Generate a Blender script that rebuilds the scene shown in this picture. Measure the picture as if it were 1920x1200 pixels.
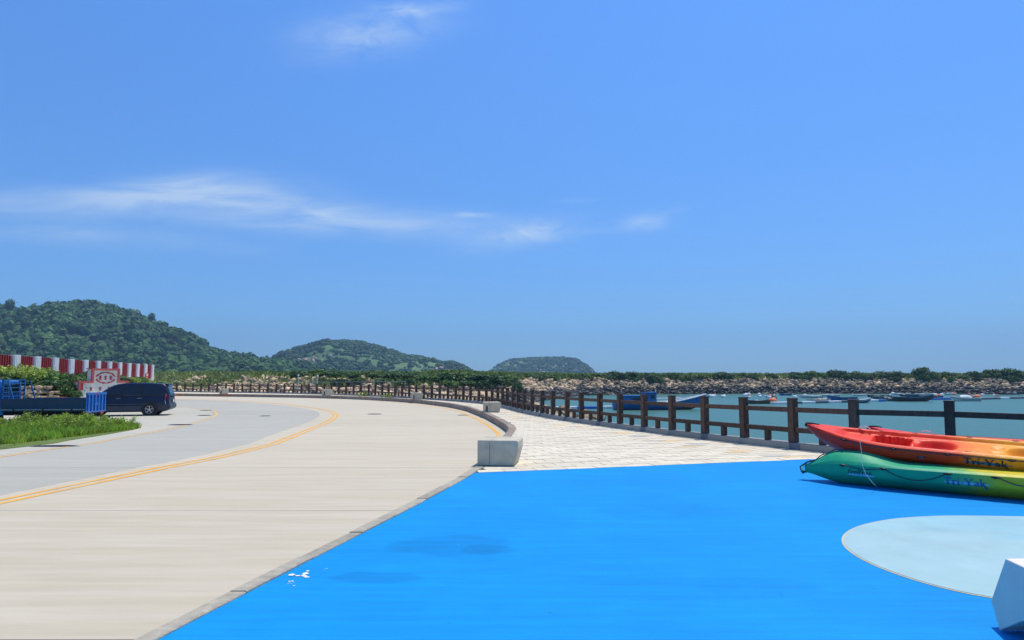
import bpy, bmesh, math, random
import numpy as np
from mathutils import Vector, Matrix, Quaternion, noise
R = math.radians
random.seed(7); rng = np.random.default_rng(7)
for o in list(bpy.data.objects): bpy.data.objects.remove(o)
S = bpy.context.scene
COL = S.collection

# ------------------------------------------------------------------ camera
F, HOR, EYE = 1250.0, 707.0, 1.65
PIT = math.atan((HOR - 600) / F); CP, SP = math.cos(PIT), math.sin(PIT)
cam = bpy.data.cameras.new('camera'); camo = bpy.data.objects.new('camera', cam); COL.objects.link(camo)
camo.location = (0, 0, EYE); camo.rotation_euler = (math.pi / 2 + PIT, 0, 0)
cam.sensor_width = 36; cam.lens = F / 1920 * 36; cam.clip_start = .05; cam.clip_end = 20000
S.camera = camo
# ------------------------------------------------------------------ light and sky
SUN_EL, SUN_AZ = R(70), R(45)
sv = Vector((math.sin(SUN_AZ) * math.cos(SUN_EL), math.cos(SUN_AZ) * math.cos(SUN_EL), math.sin(SUN_EL)))
sl = bpy.data.lights.new('sun', 'SUN'); sl.energy = 4.2; sl.angle = R(.53); sl.color = (1, .925, .79)
so = bpy.data.objects.new('sun', sl); COL.objects.link(so); so.rotation_euler = sv.to_track_quat('Z', 'Y').to_euler(); so.location = (0, 0, 60)
S.view_settings.view_transform = 'Standard'; S.view_settings.look = 'None'
S.view_settings.exposure = 0.0; S.view_settings.gamma = 1.0; S.view_settings.use_curve_mapping = False

def ray(px, py):
    x, y = (px - 960) / F, (600 - py) / F
    return Vector((x, CP - y * SP, SP + y * CP))
def at_z(px, py, z):
    d = ray(px, py); k = (z - EYE) / d.z
    return Vector((d.x * k, d.y * k, z))
def at_y(px, py, Y):
    d = ray(px, py); k = Y / d.y
    return Vector((d.x * k, Y, EYE + d.z * k))

world = bpy.data.worlds.new('World'); S.world = world; world.use_nodes = True
SKY_LOW, SKY_HIGH = (.47, .82, 1.25), (.84, 1.48, 2.22)     # cool, saturated cast of the clear sky
def build_world():
    nt = world.node_tree; N = nt.nodes; L = nt.links; N.clear()
    out = N.new('ShaderNodeOutputWorld'); bg = N.new('ShaderNodeBackground'); bg.inputs[1].default_value = .094
    sky = N.new('ShaderNodeTexSky'); sky.sky_type = 'NISHITA'; sky.sun_disc = False
    sky.sun_elevation = SUN_EL; sky.sun_rotation = SUN_AZ; sky.altitude = 300; sky.air_density = 1.0; sky.dust_density = .15; sky.ozone_density = 1.6
    tint = N.new('ShaderNodeMix'); tint.data_type = 'RGBA'; tint.blend_type = 'MULTIPLY'; tint.inputs[0].default_value = 1
    L.new(sky.outputs[0], tint.inputs[6])
    tc = N.new('ShaderNodeTexCoord'); sep = N.new('ShaderNodeSeparateXYZ'); L.new(tc.outputs['Generated'], sep.inputs[0])
    rp = N.new('ShaderNodeMapRange'); rp.data_type = 'FLOAT_VECTOR'; rp.inputs[7].default_value = (0, 0, 0); rp.inputs[8].default_value = (.5, .5, .5); rp.inputs[9].default_value = SKY_LOW; rp.inputs[10].default_value = SKY_HIGH
    cz = N.new('ShaderNodeCombineXYZ')
    for i in range(3): L.new(sep.outputs[2], cz.inputs[i])
    L.new(cz.outputs[0], rp.inputs[6]); L.new(rp.outputs[1], tint.inputs[7])
    def m(op, a, b=None, c=None):
        n = N.new('ShaderNodeMath'); n.operation = op
        for i, v in enumerate((a, b, c)):
            if v is None: continue
            if isinstance(v, (int, float)): n.inputs[i].default_value = v
            else: L.new(v, n.inputs[i])
        return n.outputs[0]
    yy = m('MAXIMUM', sep.outputs[1], .02)
    u = m('DIVIDE', sep.outputs[0], yy); v = m('DIVIDE', sep.outputs[2], yy)
    def fbm(su, sv_, sc, det, rough, off):
        cb = N.new('ShaderNodeCombineXYZ'); L.new(m('MULTIPLY', u, su), cb.inputs[0]); L.new(m('MULTIPLY', v, sv_), cb.inputs[1]); cb.inputs[2].default_value = off
        n = N.new('ShaderNodeTexNoise'); n.inputs['Scale'].default_value = sc; n.inputs['Detail'].default_value = det; n.inputs['Roughness'].default_value = rough
        n.inputs['Distortion'].default_value = .6
        L.new(cb.outputs[0], n.inputs['Vector']); return n.outputs[0]
    streak = fbm(1.0, 5.0, 5.0, 8, .62, 3.1); fine = fbm(1.0, 2.2, 14.0, 9, .66, 8.4)
    tot = None
    #       px   py  half-width px, half-height px, tilt deg, strength, kind
    blobs = [(60, 380, 230, 26, 1.5, .8, 0), (270, 370, 200, 32, 4, .95, 0), (425, 366, 130, 34, -4, 1.05, 0), (570, 396, 150, 30, -9, .95, 0), (740, 415, 190, 24, -2, .9, 0), (500, 420, 220, 20, -4, .45, 0), (220, 445, 240, 24, -2, .4, 0),
             (880, 403, 36, 5, -1, .9, 0), (965, 440, 100, 24, 9, 1.25, 1), (1010, 428, 60, 16, -12, .6, 1), (1210, 416, 42, 16, 6, .95, 1), (1255, 400, 40, 9, 20, .35, 1),
             (690, 60, 125, 44, 8, .95, 1), (755, 20, 45, 12, 2, .95, 1), (835, 12, 40, 14, 4, .35, 1), (100, 440, 230, 15, -3, .3, 0), (470, 475, 60, 8, 2, .3, 0), (1110, 434, 40, 6, 0, .3, 0), (1090, 375, 50, 5, 3, .25, 0)]
    for bx, by, rx, ry, tl, st, kd in blobs:
        d = ray(bx, by); cu, cv = d.x / d.y, d.z / d.y
        ca, sa = math.cos(R(tl)), math.sin(R(tl)); kx = F / rx; ky = F / ry
        du = m('SUBTRACT', u, cu); dv = m('SUBTRACT', v, cv)
        a = m('ADD', m('MULTIPLY', du, ca * kx), m('MULTIPLY', dv, sa * kx))
        b = m('ADD', m('MULTIPLY', du, -sa * ky), m('MULTIPLY', dv, ca * ky))
        g = m('EXPONENT', m('MULTIPLY', m('ADD', m('MULTIPLY', a, a), m('MULTIPLY', b, b)), -1.0))
        tx = m('SUBTRACT', m('MULTIPLY', streak if kd == 0 else fine, 2.4), .62)
        w = m('MULTIPLY', m('MULTIPLY', g, st), m('MAXIMUM', tx, 0.0))
        tot = w if tot is None else m('ADD', tot, w)
    front = m('GREATER_THAN', sep.outputs[1], .05)
    fac = m('MINIMUM', m('MULTIPLY', m('MULTIPLY', tot, .50), front), .6)
    mix = N.new('ShaderNodeMix'); mix.data_type = 'RGBA'
    L.new(fac, mix.inputs[0]); L.new(tint.outputs[2], mix.inputs[6]); mix.inputs[7].default_value = (7.6, 9.0, 10.2, 1)
    L.new(mix.outputs[2], bg.inputs[0]); L.new(bg.outputs[0], out.inputs[0])
build_world()

# ------------------------------------------------------------------ materials
MATS = {}
def mat(name, col, rough=.7, var=.12, scale=3.0, bump=0.0, bscale=40.0, metal=0.0, spec=.35, rnd=0.0, isl=0.0, stretch=None, col2=None, det=6.0, coat=0.0, trans=0.0, c2lo=.5, c2hi=.62, tone=0):
    if name in MATS: return MATS[name]
    m = bpy.data.materials.new(name); m.use_nodes = True; nt = m.node_tree; N = nt.nodes; L = nt.links
    b = N['Principled BSDF']; b.inputs['Roughness'].default_value = rough; b.inputs['Metallic'].default_value = metal
    b.inputs['Specular IOR Level'].default_value = spec; b.inputs['Coat Weight'].default_value = coat; b.inputs['Coat Roughness'].default_value = .08
    tc = N.new('ShaderNodeTexCoord'); vec = tc.outputs['Object']
    if stretch:
        mp = N.new('ShaderNodeMapping'); mp.inputs['Scale'].default_value = stretch; L.new(vec, mp.inputs[0]); vec = mp.outputs[0]
    n1 = N.new('ShaderNodeTexNoise'); n1.inputs['Scale'].default_value = scale; n1.inputs['Detail'].default_value = det; n1.inputs['Roughness'].default_value = .62
    L.new(vec, n1.inputs['Vector'])
    mr = N.new('ShaderNodeMapRange'); mr.inputs[1].default_value = .3; mr.inputs[2].default_value = .7; mr.inputs[3].default_value = 1 - var; mr.inputs[4].default_value = 1 + var
    L.new(n1.outputs[0], mr.inputs[0]); f = mr.outputs[0]
    def mul(a, bb):
        n = N.new('ShaderNodeMath'); n.operation = 'MULTIPLY'; L.new(a, n.inputs[0]); L.new(bb, n.inputs[1]); return n.outputs[0]
    if rnd:
        oi = N.new('ShaderNodeObjectInfo'); r = N.new('ShaderNodeMapRange'); r.inputs[3].default_value = 1 - rnd; r.inputs[4].default_value = 1 + rnd
        L.new(oi.outputs['Random'], r.inputs[0]); f = mul(f, r.outputs[0])
    if isl:
        oi = N.new('ShaderNodeNewGeometry'); r = N.new('ShaderNodeMapRange'); r.inputs[3].default_value = 1 - isl; r.inputs[4].default_value = 1 + isl
        L.new(oi.outputs['Random Per Island'], r.inputs[0]); f = mul(f, r.outputs[0])
    if tone:
        at = N.new('ShaderNodeAttribute'); at.attribute_name = 'tone'; f = mul(f, at.outputs['Fac'])
    base = N.new('ShaderNodeRGB'); base.outputs[0].default_value = (*col, 1); bc = base.outputs[0]
    if col2:
        n2 = N.new('ShaderNodeTexNoise'); n2.inputs['Scale'].default_value = scale * .37; n2.inputs['Detail'].default_value = 5; L.new(vec, n2.inputs['Vector'])
        r2 = N.new('ShaderNodeMapRange'); r2.inputs[1].default_value = c2lo; r2.inputs[2].default_value = c2hi; L.new(n2.outputs[0], r2.inputs[0])
        mx = N.new('ShaderNodeMix'); mx.data_type = 'RGBA'; mx.inputs[6].default_value = (*col, 1); mx.inputs[7].default_value = (*col2, 1); L.new(r2.outputs[0], mx.inputs[0]); bc = mx.outputs[2]
    vm = N.new('ShaderNodeVectorMath'); vm.operation = 'SCALE'; L.new(bc, vm.inputs[0]); L.new(f, vm.inputs['Scale'])
    L.new(vm.outputs[0], b.inputs['Base Color'])
    if bump:
        nb = N.new('ShaderNodeTexNoise'); nb.inputs['Scale'].default_value = bscale; nb.inputs['Detail'].default_value = 5; L.new(vec, nb.inputs['Vector'])
        bp = N.new('ShaderNodeBump'); bp.inputs['Strength'].default_value = bump; bp.inputs['Distance'].default_value = .02; L.new(nb.outputs[0], bp.inputs['Height']); L.new(bp.outputs[0], b.inputs['Normal'])
    if trans:
        tr = N.new('ShaderNodeBsdfTranslucent'); L.new(vm.outputs[0], tr.inputs[0]); ms = N.new('ShaderNodeMixShader'); ms.inputs[0].default_value = trans
        L.new(b.outputs[0], ms.inputs[1]); L.new(tr.outputs[0], ms.inputs[2]); L.new(ms.outputs[0], N['Material Output'].inputs[0])
    MATS[name] = m; return m

M = dict(
    concrete=mat('concrete', (.535, .465, .33), .85, .055, 1.3, .25, 30, stretch=(.75, 8, 1), rnd=.03, col2=(.575, .51, .38), det=10, c2lo=.40, c2hi=.66),
    concrete_blue=mat('concrete_blue', (.425, .405, .325), .8, .05, 1.0, .2, 30, stretch=(.7, 6, 1), rnd=.03, col2=(.445, .425, .35)),
    concrete_park=mat('concrete_park', (.49, .46, .36), .85, .1, 1.0, .2, 30, stretch=(.4, 5, 1), rnd=.03),
    joint=mat('joint', (.12, .11, .1), .95),
    kerb=mat('kerb', (.38, .345, .265), .9, .22, 9, .5, 60, rnd=.1),
    kerb_dirty=mat('kerb_dirty', (.30, .25, .20), .9, .3, 3.0, .4, 40, rnd=.12, col2=(.36, .18, .09), c2lo=.56, c2hi=.68),
    granite=mat('granite', (.34, .325, .28), .8, .3, 60, .3, 80, rnd=.1),
    granite_dark=mat('granite_dark', (.17, .19, .21), .8, .25, 60, .2, 80),
    wood=mat('wood', (.085, .049, .033), .7, .4, 5, .35, 30, rnd=.28, stretch=(3, 3, 1)),
    bench=mat('bench', (.56, .50, .37), .75, .14, 5, .2, 60, col2=(.48, .43, .32)),
    bench_in=mat('slot_dark', (.05, .05, .05), .9),
    paver=mat('paver', (.70, .62, .46), .85, .1, 8, .25, 90, rnd=.09),
    paver_y=mat('paver_yellow', (.70, .53, .29), .85, .1, 8, .25, 90, rnd=.08),
    paver_g=mat('paver_grey', (.50, .465, .38), .85, .1, 8, .25, 90, rnd=.08),
    yellow=mat('yellow_paint', (.80, .40, .045), .7, .14, 2.5, .1, 40, col2=(.72, .42, .12)),
    yellow_worn=mat('yellow_paint_worn', (.72, .43, .13), .8, .2, 2.5),
    pale=mat('pale_paint', (.33, .50, .51), .7, .09, 1.6, .15, 60, col2=(.28, .485, .525)),
    border=mat('border_line', (.50, .48, .36), .8),
    whitepaint=mat('white_paint', (.82, .82, .8), .7),
    iron=mat('iron', (.09, .09, .095), .7, .2, 20, .2, 60),
    rock=mat('rock', (.46, .34, .205), .9, .28, .9, .8, 4, rnd=.36, isl=.42, col2=(.27, .21, .145)),
    rock_wet=mat('rock_wet', (.075, .07, .06), .55, .3, 1.5, .6, 4, isl=.3, rnd=.3),
    soil=mat('soil', (.17, .14, .10), .95, .3, .5, .5, 3),
    rock_gap_shade=mat('rock_gap_shade', (.045, .04, .034), .95, .3, .5), verge_soil=mat('verge_soil', (.12, .17, .03), .95, .3, 1.5),  # ground under the rocks coloured dark to stand for shade in the gaps
    olive_soil=mat('scrub_soil', (.06, .08, .035), .95, .3, .5),  # dark olive earth of the bank and the wooded hill
    leaf_dark=mat('leaf_dark', (.055, .12, .03), .6, .25, .8, isl=.4, rnd=.22, trans=.25),
    leaf_mid=mat('leaf_mid', (.10, .18, .032), .6, .25, .8, isl=.4, rnd=.22, trans=.25),
    leaf_lime=mat('leaf_lime', (.27, .36, .05), .6, .25, .8, isl=.45, rnd=.2, trans=.3),
    grass=mat('grass', (.34, .50, .05), .6, .35, .9, isl=.4, trans=.45, col2=(.42, .48, .08)),
    grass_far=mat('grass_far', (.24, .30, .065), .8, .3, .08, isl=.35, trans=.2, col2=(.29, .31, .10)),
    trunk=mat('bark', (.10, .075, .05), .9, .3, 8),
    flower=mat('flower', (.85, .65, .02), .6), flower_w=mat('flower_white', (.8, .8, .72), .6),
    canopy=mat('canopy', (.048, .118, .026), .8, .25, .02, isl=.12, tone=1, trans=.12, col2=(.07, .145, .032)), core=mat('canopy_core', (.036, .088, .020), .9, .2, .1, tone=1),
    scrub=mat('scrub', (.055, .115, .030), .85, .3, .03, isl=.2, tone=1, col2=(.10, .17, .05)),
    hillrock=mat('hill_rock', (.42, .33, .25), .9, .3, .1, .5, .5, isl=.2),
    wall_white=mat('wall_white', (.78, .78, .77), .7, .06, 3), wall_red=mat('wall_red', (.28, .018, .016), .65, .15, 2),
    sign_cream=mat('sign_cream', (.80, .76, .62), .8, .07, 3), sign_red=mat('sign_red', (.52, .11, .10), .7, .15, 4), sign_text=mat('sign_text', (.45, .02, .03), .6),
    truck_blue=mat('truck_blue', (.010, .14, .46), .4, .12, 4, coat=.3), truck_shaded=mat('truck_shaded', (.006, .050, .105), .45, .2, 5, coat=.2), chassis=mat('chassis', (.02, .02, .02), .8),  # bed sides and floor: darker copy of the blue, shade put into the paint
    van=mat('van_paint', (.003, .006, .024), .35, .06, 3, coat=.4), van_low=mat('van_lower', (.040, .048, .070), .5, .1, 3), glass=mat('glass', (.010, .013, .018), .08, .1, 2, spec=.6),
    tyre=mat('tyre', (.02, .02, .02), .85), alloy=mat('alloy', (.68, .68, .70), .3, .05, 3, metal=.7), chrome=mat('chrome', (.85, .85, .87), .15, .02, 3, metal=1.0),
    lamp_red=mat('lamp_red', (.62, .02, .02), .2, coat=.5), lamp_white=mat('lamp_white', (.8, .8, .8), .2, coat=.5), black=mat('black_plastic', (.015, .015, .017), .5),
    rope=mat('rope', (.05, .06, .09), .9, .5, 120), rope_white=mat('rope_white', (.75, .73, .68), .9, .2, 90),
    boat_blue=mat('boat_blue', (.012, .13, .36), .5, .2, 1.5), boat_teal=mat('boat_teal', (.02, .10, .16), .55, .2, 1.5), boat_white=mat('boat_white', (.78, .78, .76), .5, .08, 2), boat_dark=mat('boat_dark', (.03, .045, .06), .6, .3, 1.5),
    boat_brown=mat('boat_brown', (.16, .11, .07), .8, .3, 2), boat_bottom=mat('boat_bottom', (.10, .045, .035), .7, .3, 1), dock_blue=mat('dock_blue', (.04, .16, .50), .6, .1, 2), buoy_orange=mat('buoy_orange', (.80, .20, .08), .5, .1, 3),
    net=mat('net', (.22, .24, .23), .95, .5, 5),
)
def blue_floor_mat():
    m = bpy.data.materials.new('blue_paint'); m.use_nodes = True; nt = m.node_tree; N = nt.nodes; L = nt.links; b = N['Principled BSDF']
    b.inputs['Roughness'].default_value = .62; b.inputs['Specular IOR Level'].default_value = .12
    tc = N.new('ShaderNodeTexCoord')
    def nz(sc, det, st=None):
        n = N.new('ShaderNodeTexNoise'); n.inputs['Scale'].default_value = sc; n.inputs['Detail'].default_value = det; n.inputs['Roughness'].default_value = .6
        if st:
            mp = N.new('ShaderNodeMapping'); mp.inputs['Scale'].default_value = st; L.new(tc.outputs['Object'], mp.inputs[0]); L.new(mp.outputs[0], n.inputs['Vector'])
        else: L.new(tc.outputs['Object'], n.inputs['Vector'])
        return n.outputs[0]
    def ma(op, a, bb):
        n = N.new('ShaderNodeMath'); n.operation = op
        for i, v in enumerate((a, bb)):
            if isinstance(v, (int, float)): n.inputs[i].default_value = v
            else: L.new(v, n.inputs[i])
        return n.outputs[0]
    def rr(a, lo, hi, o0, o1):
        r = N.new('ShaderNodeMapRange'); L.new(a, r.inputs[0])
        for i, v in enumerate((lo, hi, o0, o1)): r.inputs[i + 1].default_value = v
        return r.outputs[0]
    f = ma('MULTIPLY', rr(nz(.7, 6), .3, .7, .92, 1.07), rr(nz(6, 8, (.35, 2.2, 1)), .3, .7, .94, 1.05))
    f = ma('MULTIPLY', f, rr(nz(130, 3), .3, .7, .91, 1.08))
    sep = N.new('ShaderNodeSeparateXYZ'); L.new(tc.outputs['Object'], sep.inputs[0])
    wob = rr(nz(1.6, 4), 0, 1, -1.1, 1.1)
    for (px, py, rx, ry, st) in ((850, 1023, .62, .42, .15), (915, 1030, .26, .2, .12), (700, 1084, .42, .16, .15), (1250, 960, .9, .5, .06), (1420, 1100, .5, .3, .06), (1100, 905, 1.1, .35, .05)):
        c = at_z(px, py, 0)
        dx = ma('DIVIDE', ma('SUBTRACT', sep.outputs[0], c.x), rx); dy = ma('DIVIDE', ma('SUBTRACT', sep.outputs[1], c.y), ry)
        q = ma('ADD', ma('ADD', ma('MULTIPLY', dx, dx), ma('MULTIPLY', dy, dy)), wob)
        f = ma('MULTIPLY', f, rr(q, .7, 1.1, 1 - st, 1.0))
    f = ma('MULTIPLY', f, rr(nz(2.6, 9, (.18, 3.5, 1)), .34, .66, .93, 1.05))        # roller streaks in the paint
    rgb = N.new('ShaderNodeRGB'); rgb.outputs[0].default_value = (.004, .27, .66, 1)
    vm = N.new('ShaderNodeVectorMath'); vm.operation = 'SCALE'; L.new(rgb.outputs[0], vm.inputs[0]); L.new(f, vm.inputs['Scale'])
    sp = N.new('ShaderNodeTexVoronoi'); sp.inputs['Scale'].default_value = 3.2; L.new(tc.outputs['Object'], sp.inputs['Vector'])
    spk = rr(sp.outputs['Distance'], .022, .04, .7, 0)
    mx = N.new('ShaderNodeMix'); mx.data_type = 'RGBA'; L.new(spk, mx.inputs[0]); L.new(vm.outputs[0], mx.inputs[6]); mx.inputs[7].default_value = (.02, .07, .16, 1)
    L.new(mx.outputs[2], b.inputs['Base Color'])
    bp = N.new('ShaderNodeBump'); bp.inputs['Strength'].default_value = .25; bp.inputs['Distance'].default_value = .01; L.new(nz(90, 4), bp.inputs['Height']); L.new(bp.outputs[0], b.inputs['Normal'])
    return m
M['blue_floor'] = blue_floor_mat()
def water_mat():
    m = bpy.data.materials.new('harbour_water'); m.use_nodes = True; nt = m.node_tree; N = nt.nodes; L = nt.links; b = N['Principled BSDF']
    b.inputs['Base Color'].default_value = (.055, .215, .215, 1); b.inputs['Roughness'].default_value = .30; b.inputs['IOR'].default_value = 1.33; b.inputs['Specular IOR Level'].default_value = .22
    tc = N.new('ShaderNodeTexCoord'); mp = N.new('ShaderNodeMapping'); mp.inputs['Scale'].default_value = (.5, 1.0, 1); mp.inputs['Rotation'].default_value = (0, 0, .15); L.new(tc.outputs['Object'], mp.inputs[0])
    n = N.new('ShaderNodeTexNoise'); n.inputs['Scale'].default_value = 1.3; n.inputs['Detail'].default_value = 7; n.inputs['Roughness'].default_value = .6; L.new(mp.outputs[0], n.inputs['Vector'])
    bp = N.new('ShaderNodeBump'); bp.inputs['Strength'].default_value = .9; bp.inputs['Distance'].default_value = .22; L.new(n.outputs[0], bp.inputs['Height']); L.new(bp.outputs[0], b.inputs['Normal'])
    n2 = N.new('ShaderNodeTexNoise'); n2.inputs['Scale'].default_value = .04; n2.inputs['Detail'].default_value = 4; L.new(mp.outputs[0], n2.inputs['Vector'])
    mx = N.new('ShaderNodeMix'); mx.data_type = 'RGBA'; mx.inputs[6].default_value = (.055, .16, .128, 1); mx.inputs[7].default_value = (.075, .19, .148, 1); L.new(n2.outputs[0], mx.inputs[0]); L.new(mx.outputs[2], b.inputs['Base Color'])
    return m
M['water'] = water_mat()

# ------------------------------------------------------------------ mesh helpers
class MB:
    def __init__(s): s.v = []; s.f = []; s.m = []
    def add(s, vs, fs, mi=0):
        b = len(s.v); s.v += [tuple(p) for p in vs]; s.f += [tuple(b + i for i in f) for f in fs]; s.m += [mi] * len(fs); return s
    def box(s, c, d, mi=0, rz=0.0, top=(1, 1)):
        hx, hy, hz = d[0] / 2, d[1] / 2, d[2] / 2; cr, sr = math.cos(rz), math.sin(rz); vs = []
        for z in (-1, 1):
            kx, ky = (top if z > 0 else (1, 1))
            for x, y in ((-1, -1), (1, -1), (1, 1), (-1, 1)):
                a, b = x * hx * kx, y * hy * ky; vs.append((c[0] + a * cr - b * sr, c[1] + a * sr + b * cr, c[2] + z * hz))
        return s.add(vs, [(3, 2, 1, 0), (4, 5, 6, 7), (0, 1, 5, 4), (1, 2, 6, 5), (2, 3, 7, 6), (3, 0, 4, 7)], mi)
    def bar(s, a, b, w, h, mi=0):          # box from a to b, w across, h up
        a, b = Vector(a), Vector(b); d = (b - a).normalized(); up = Vector((0, 0, 1))
        if abs(d.z) > .95: up = Vector((1, 0, 0))
        n = d.cross(up).normalized(); u = n.cross(d); vs = []
        for p in (a, b):
            for i, j in ((-1, -1), (1, -1), (1, 1), (-1, 1)): vs.append(p + n * (i * w / 2) + u * (j * h / 2))
        return s.add(vs, [(3, 2, 1, 0), (4, 5, 6, 7), (0, 1, 5, 4), (1, 2, 6, 5), (2, 3, 7, 6), (3, 0, 4, 7)], mi)
    def tube(s, pts, r, n=6, mi=0, cap=True):
        pts = [Vector(p) for p in pts]; rs = r if hasattr(r, '__len__') else [r] * len(pts); vs = []; prev = None
        for i, p in enumerate(pts):
            d = (pts[min(i + 1, len(pts) - 1)] - pts[max(i - 1, 0)]).normalized()
            a = d.cross(Vector((0, 0, 1)) if abs(d.z) < .9 else Vector((1, 0, 0))).normalized()
            if prev is not None:
                a = (prev - d * prev.dot(d)).normalized()
            prev = a; b = d.cross(a)
            for k in range(n): t = 2 * math.pi * k / n; vs.append(p + (a * math.cos(t) + b * math.sin(t)) * rs[i])
        fs = [(i * n + k, i * n + (k + 1) % n, (i + 1) * n + (k + 1) % n, (i + 1) * n + k) for i in range(len(pts) - 1) for k in range(n)]
        if cap: fs += [tuple(range(n))[::-1], tuple((len(pts) - 1) * n + k for k in range(n))]
        return s.add(vs, fs, mi)
    def prism(s, poly, axis, a, b, mi=0):  # 2-D polygon extruded from a to b along axis ('x','y','z')
        n = len(poly)
        def P(p, t): return {'y': (p[0], t, p[1]), 'x': (t, p[0], p[1]), 'z': (p[0], p[1], t)}[axis]
        vs = [P(p, a) for p in poly] + [P(p, b) for p in poly]
        fs = [tuple(range(n))[::-1], tuple(range(n, 2 * n))] + [(i, (i + 1) % n, n + (i + 1) % n, n + i) for i in range(n)]
        return s.add(vs, fs, mi)
    def loft(s, rings, mi=0, closed=True, caps=True):
        n = len(rings[0]); vs = [p for r in rings for p in r]; fs = []
        for i in range(len(rings) - 1):
            for k in range(n if closed else n - 1): fs.append((i * n + k, i * n + (k + 1) % n, (i + 1) * n + (k + 1) % n, (i + 1) * n + k))
        if caps and closed: fs += [tuple(range(n))[::-1], tuple((len(rings) - 1) * n + k for k in range(n))]
        return s.add(vs, fs, mi)
    def cyl(s, c, r, h, axis='z', n=20, mi=0):
        d = {'z': (0, 0, 1), 'y': (0, 1, 0), 'x': (1, 0, 0)}[axis]; c = Vector(c); d = Vector(d)
        return s.tube([c - d * h / 2, c + d * h / 2], r, n, mi)
    def mesh(s, name, mats, smooth=None, bevel=0.0, fixn=True):
        me = bpy.data.meshes.new(name); me.from_pydata(s.v, [], s.f)
        for m in (mats if isinstance(mats, (list, tuple)) else [mats]): me.materials.append(M[m] if isinstance(m, str) else m)
        me.polygons.foreach_set('material_index', s.m)
        if fixn or bevel:
            bm = bmesh.new(); bm.from_mesh(me)
            if fixn: bmesh.ops.recalc_face_normals(bm, faces=bm.faces)
            if bevel:
                eds = [e for e in bm.edges if len(e.link_faces) == 2 and e.calc_face_angle(0) > R(35)]
                bmesh.ops.bevel(bm, geom=eds, offset=bevel, segments=2, profile=.5, affect='EDGES', clamp_overlap=True)
            bm.to_mesh(me); bm.free()
        if smooth is not None:
            me.polygons.foreach_set('use_smooth', [True] * len(me.polygons)); me.update()
            if smooth < 180:
                bm = bmesh.new(); bm.from_mesh(me)
                for e in bm.edges:
                    if len(e.link_faces) == 2 and e.calc_face_angle(0) > R(smooth): e.smooth = False
                bm.to_mesh(me); bm.free()
        me.update(); return me
    def build(s, name, mats, parent=None, **kw): return obj(name, s.mesh(name, mats, **kw), parent)
def obj(name, me, parent=None, loc=None, rot=None):
    o = bpy.data.objects.new(name, me); COL.objects.link(o)
    if parent is not None: o.parent = parent
    if loc is not None: o.location = loc
    if rot is not None: o.rotation_euler = rot
    return o
def tag(o, label=None, cat=None, group=None, kind=None):
    if label: o['label'] = label
    if cat: o['category'] = cat
    if group: o['group'] = group
    if kind: o['kind'] = kind
    return o
def empty(name, loc=(0, 0, 0), rz=0.0, label=None, cat=None, group=None, rot=None):
    o = obj(name, None, None, loc, rot or (0, 0, rz)); return tag(o, label, cat, group)
def copy_tree(o, parent=None):
    c = o.copy(); COL.objects.link(c); c.parent = parent
    for ch in list(o.children): copy_tree(ch, c)
    return c
def np_mesh(name, V, Fq, mats, midx=None, smooth=False, tone=None):       # fast mesh: V (n,3), Fq (m,k)
    me = bpy.data.meshes.new(name); V = np.asarray(V, np.float32); Fq = np.asarray(Fq, np.int32); k = Fq.shape[1]; nf = len(Fq)
    me.vertices.add(len(V)); me.vertices.foreach_set('co', V.ravel()); me.loops.add(nf * k); me.loops.foreach_set('vertex_index', Fq.ravel())
    me.polygons.add(nf); me.polygons.foreach_set('loop_start', np.arange(nf, dtype=np.int32) * k)
    try: me.polygons.foreach_set('loop_total', np.full(nf, k, np.int32))
    except Exception: pass
    for m in (mats if isinstance(mats, (list, tuple)) else [mats]): me.materials.append(M[m])
    if midx is not None: me.polygons.foreach_set('material_index', np.asarray(midx, np.int32))
    if smooth: me.polygons.foreach_set('use_smooth', np.ones(nf, bool))
    if tone is not None: me.attributes.new('tone', 'FLOAT', 'POINT').data.foreach_set('value', np.asarray(tone, np.float32))
    me.update(calc_edges=True); return me
def interp(x, xs, ys): return float(np.interp(x, xs, ys))

# ------------------------------------------------------------------ levels of the ground
def z_prom(Y): return interp(Y, (14, 20, 28, 45, 60, 95), (0, -.08, -.14, -.15, -.22, -.38))
def z_road(Y): return z_prom(Y) - interp(Y, (12.4, 20, 60), (0, .24, .30))
def G(px, py, zf):
    z = 0.0
    for _ in range(40): p = at_z(px, py, z); z = .5 * z + .5 * zf(p.y)
    return at_z(px, py, zf(p.y))
WATER = -2.5
def smooth_curve(pts):                      # pixel points on the road -> monotone (Y, X) table
    q = sorted([(p.y, p.x) for p in (G(a, b, z_road) for a, b in pts)]); ys = [a for a, _ in q]; xs = [b for _, b in q]
    # light smoothing on a fine grid
    g = np.linspace(ys[0], ys[-1], 160); x = np.interp(g, ys, xs)
    for _ in range(14): x[1:-1] = .25 * x[:-2] + .5 * x[1:-1] + .25 * x[2:]
    return list(g), list(x)
def ext(cv, near, far):                     # straight extensions at both ends
    g, x = cv; a = (x[3] - x[0]) / (g[3] - g[0])
    return [near] + g + [far[0]], [x[0] + a * (near - g[0])] + x + [far[1]]
K_PX = [(256, 1200), (340, 1156), (451, 1101.6), (538, 1058), (657, 1000), (780, 938), (889, 880)]
kerb_near = [(p.y, p.x) for p in (at_z(a, b, 0) for a, b in K_PX)]
K_FAR = [(956, 816), (950, 810), (935, 799), (910, 785), (875, 771), (840, 763.5), (790, 757), (740, 753), (690, 750), (640, 748), (570, 746), (445, 744), (337, 742.6)]
kf = [(p.y, p.x) for p in (G(a, b, z_road) for a, b in K_FAR)]
allk = sorted(kerb_near + kf)
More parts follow.
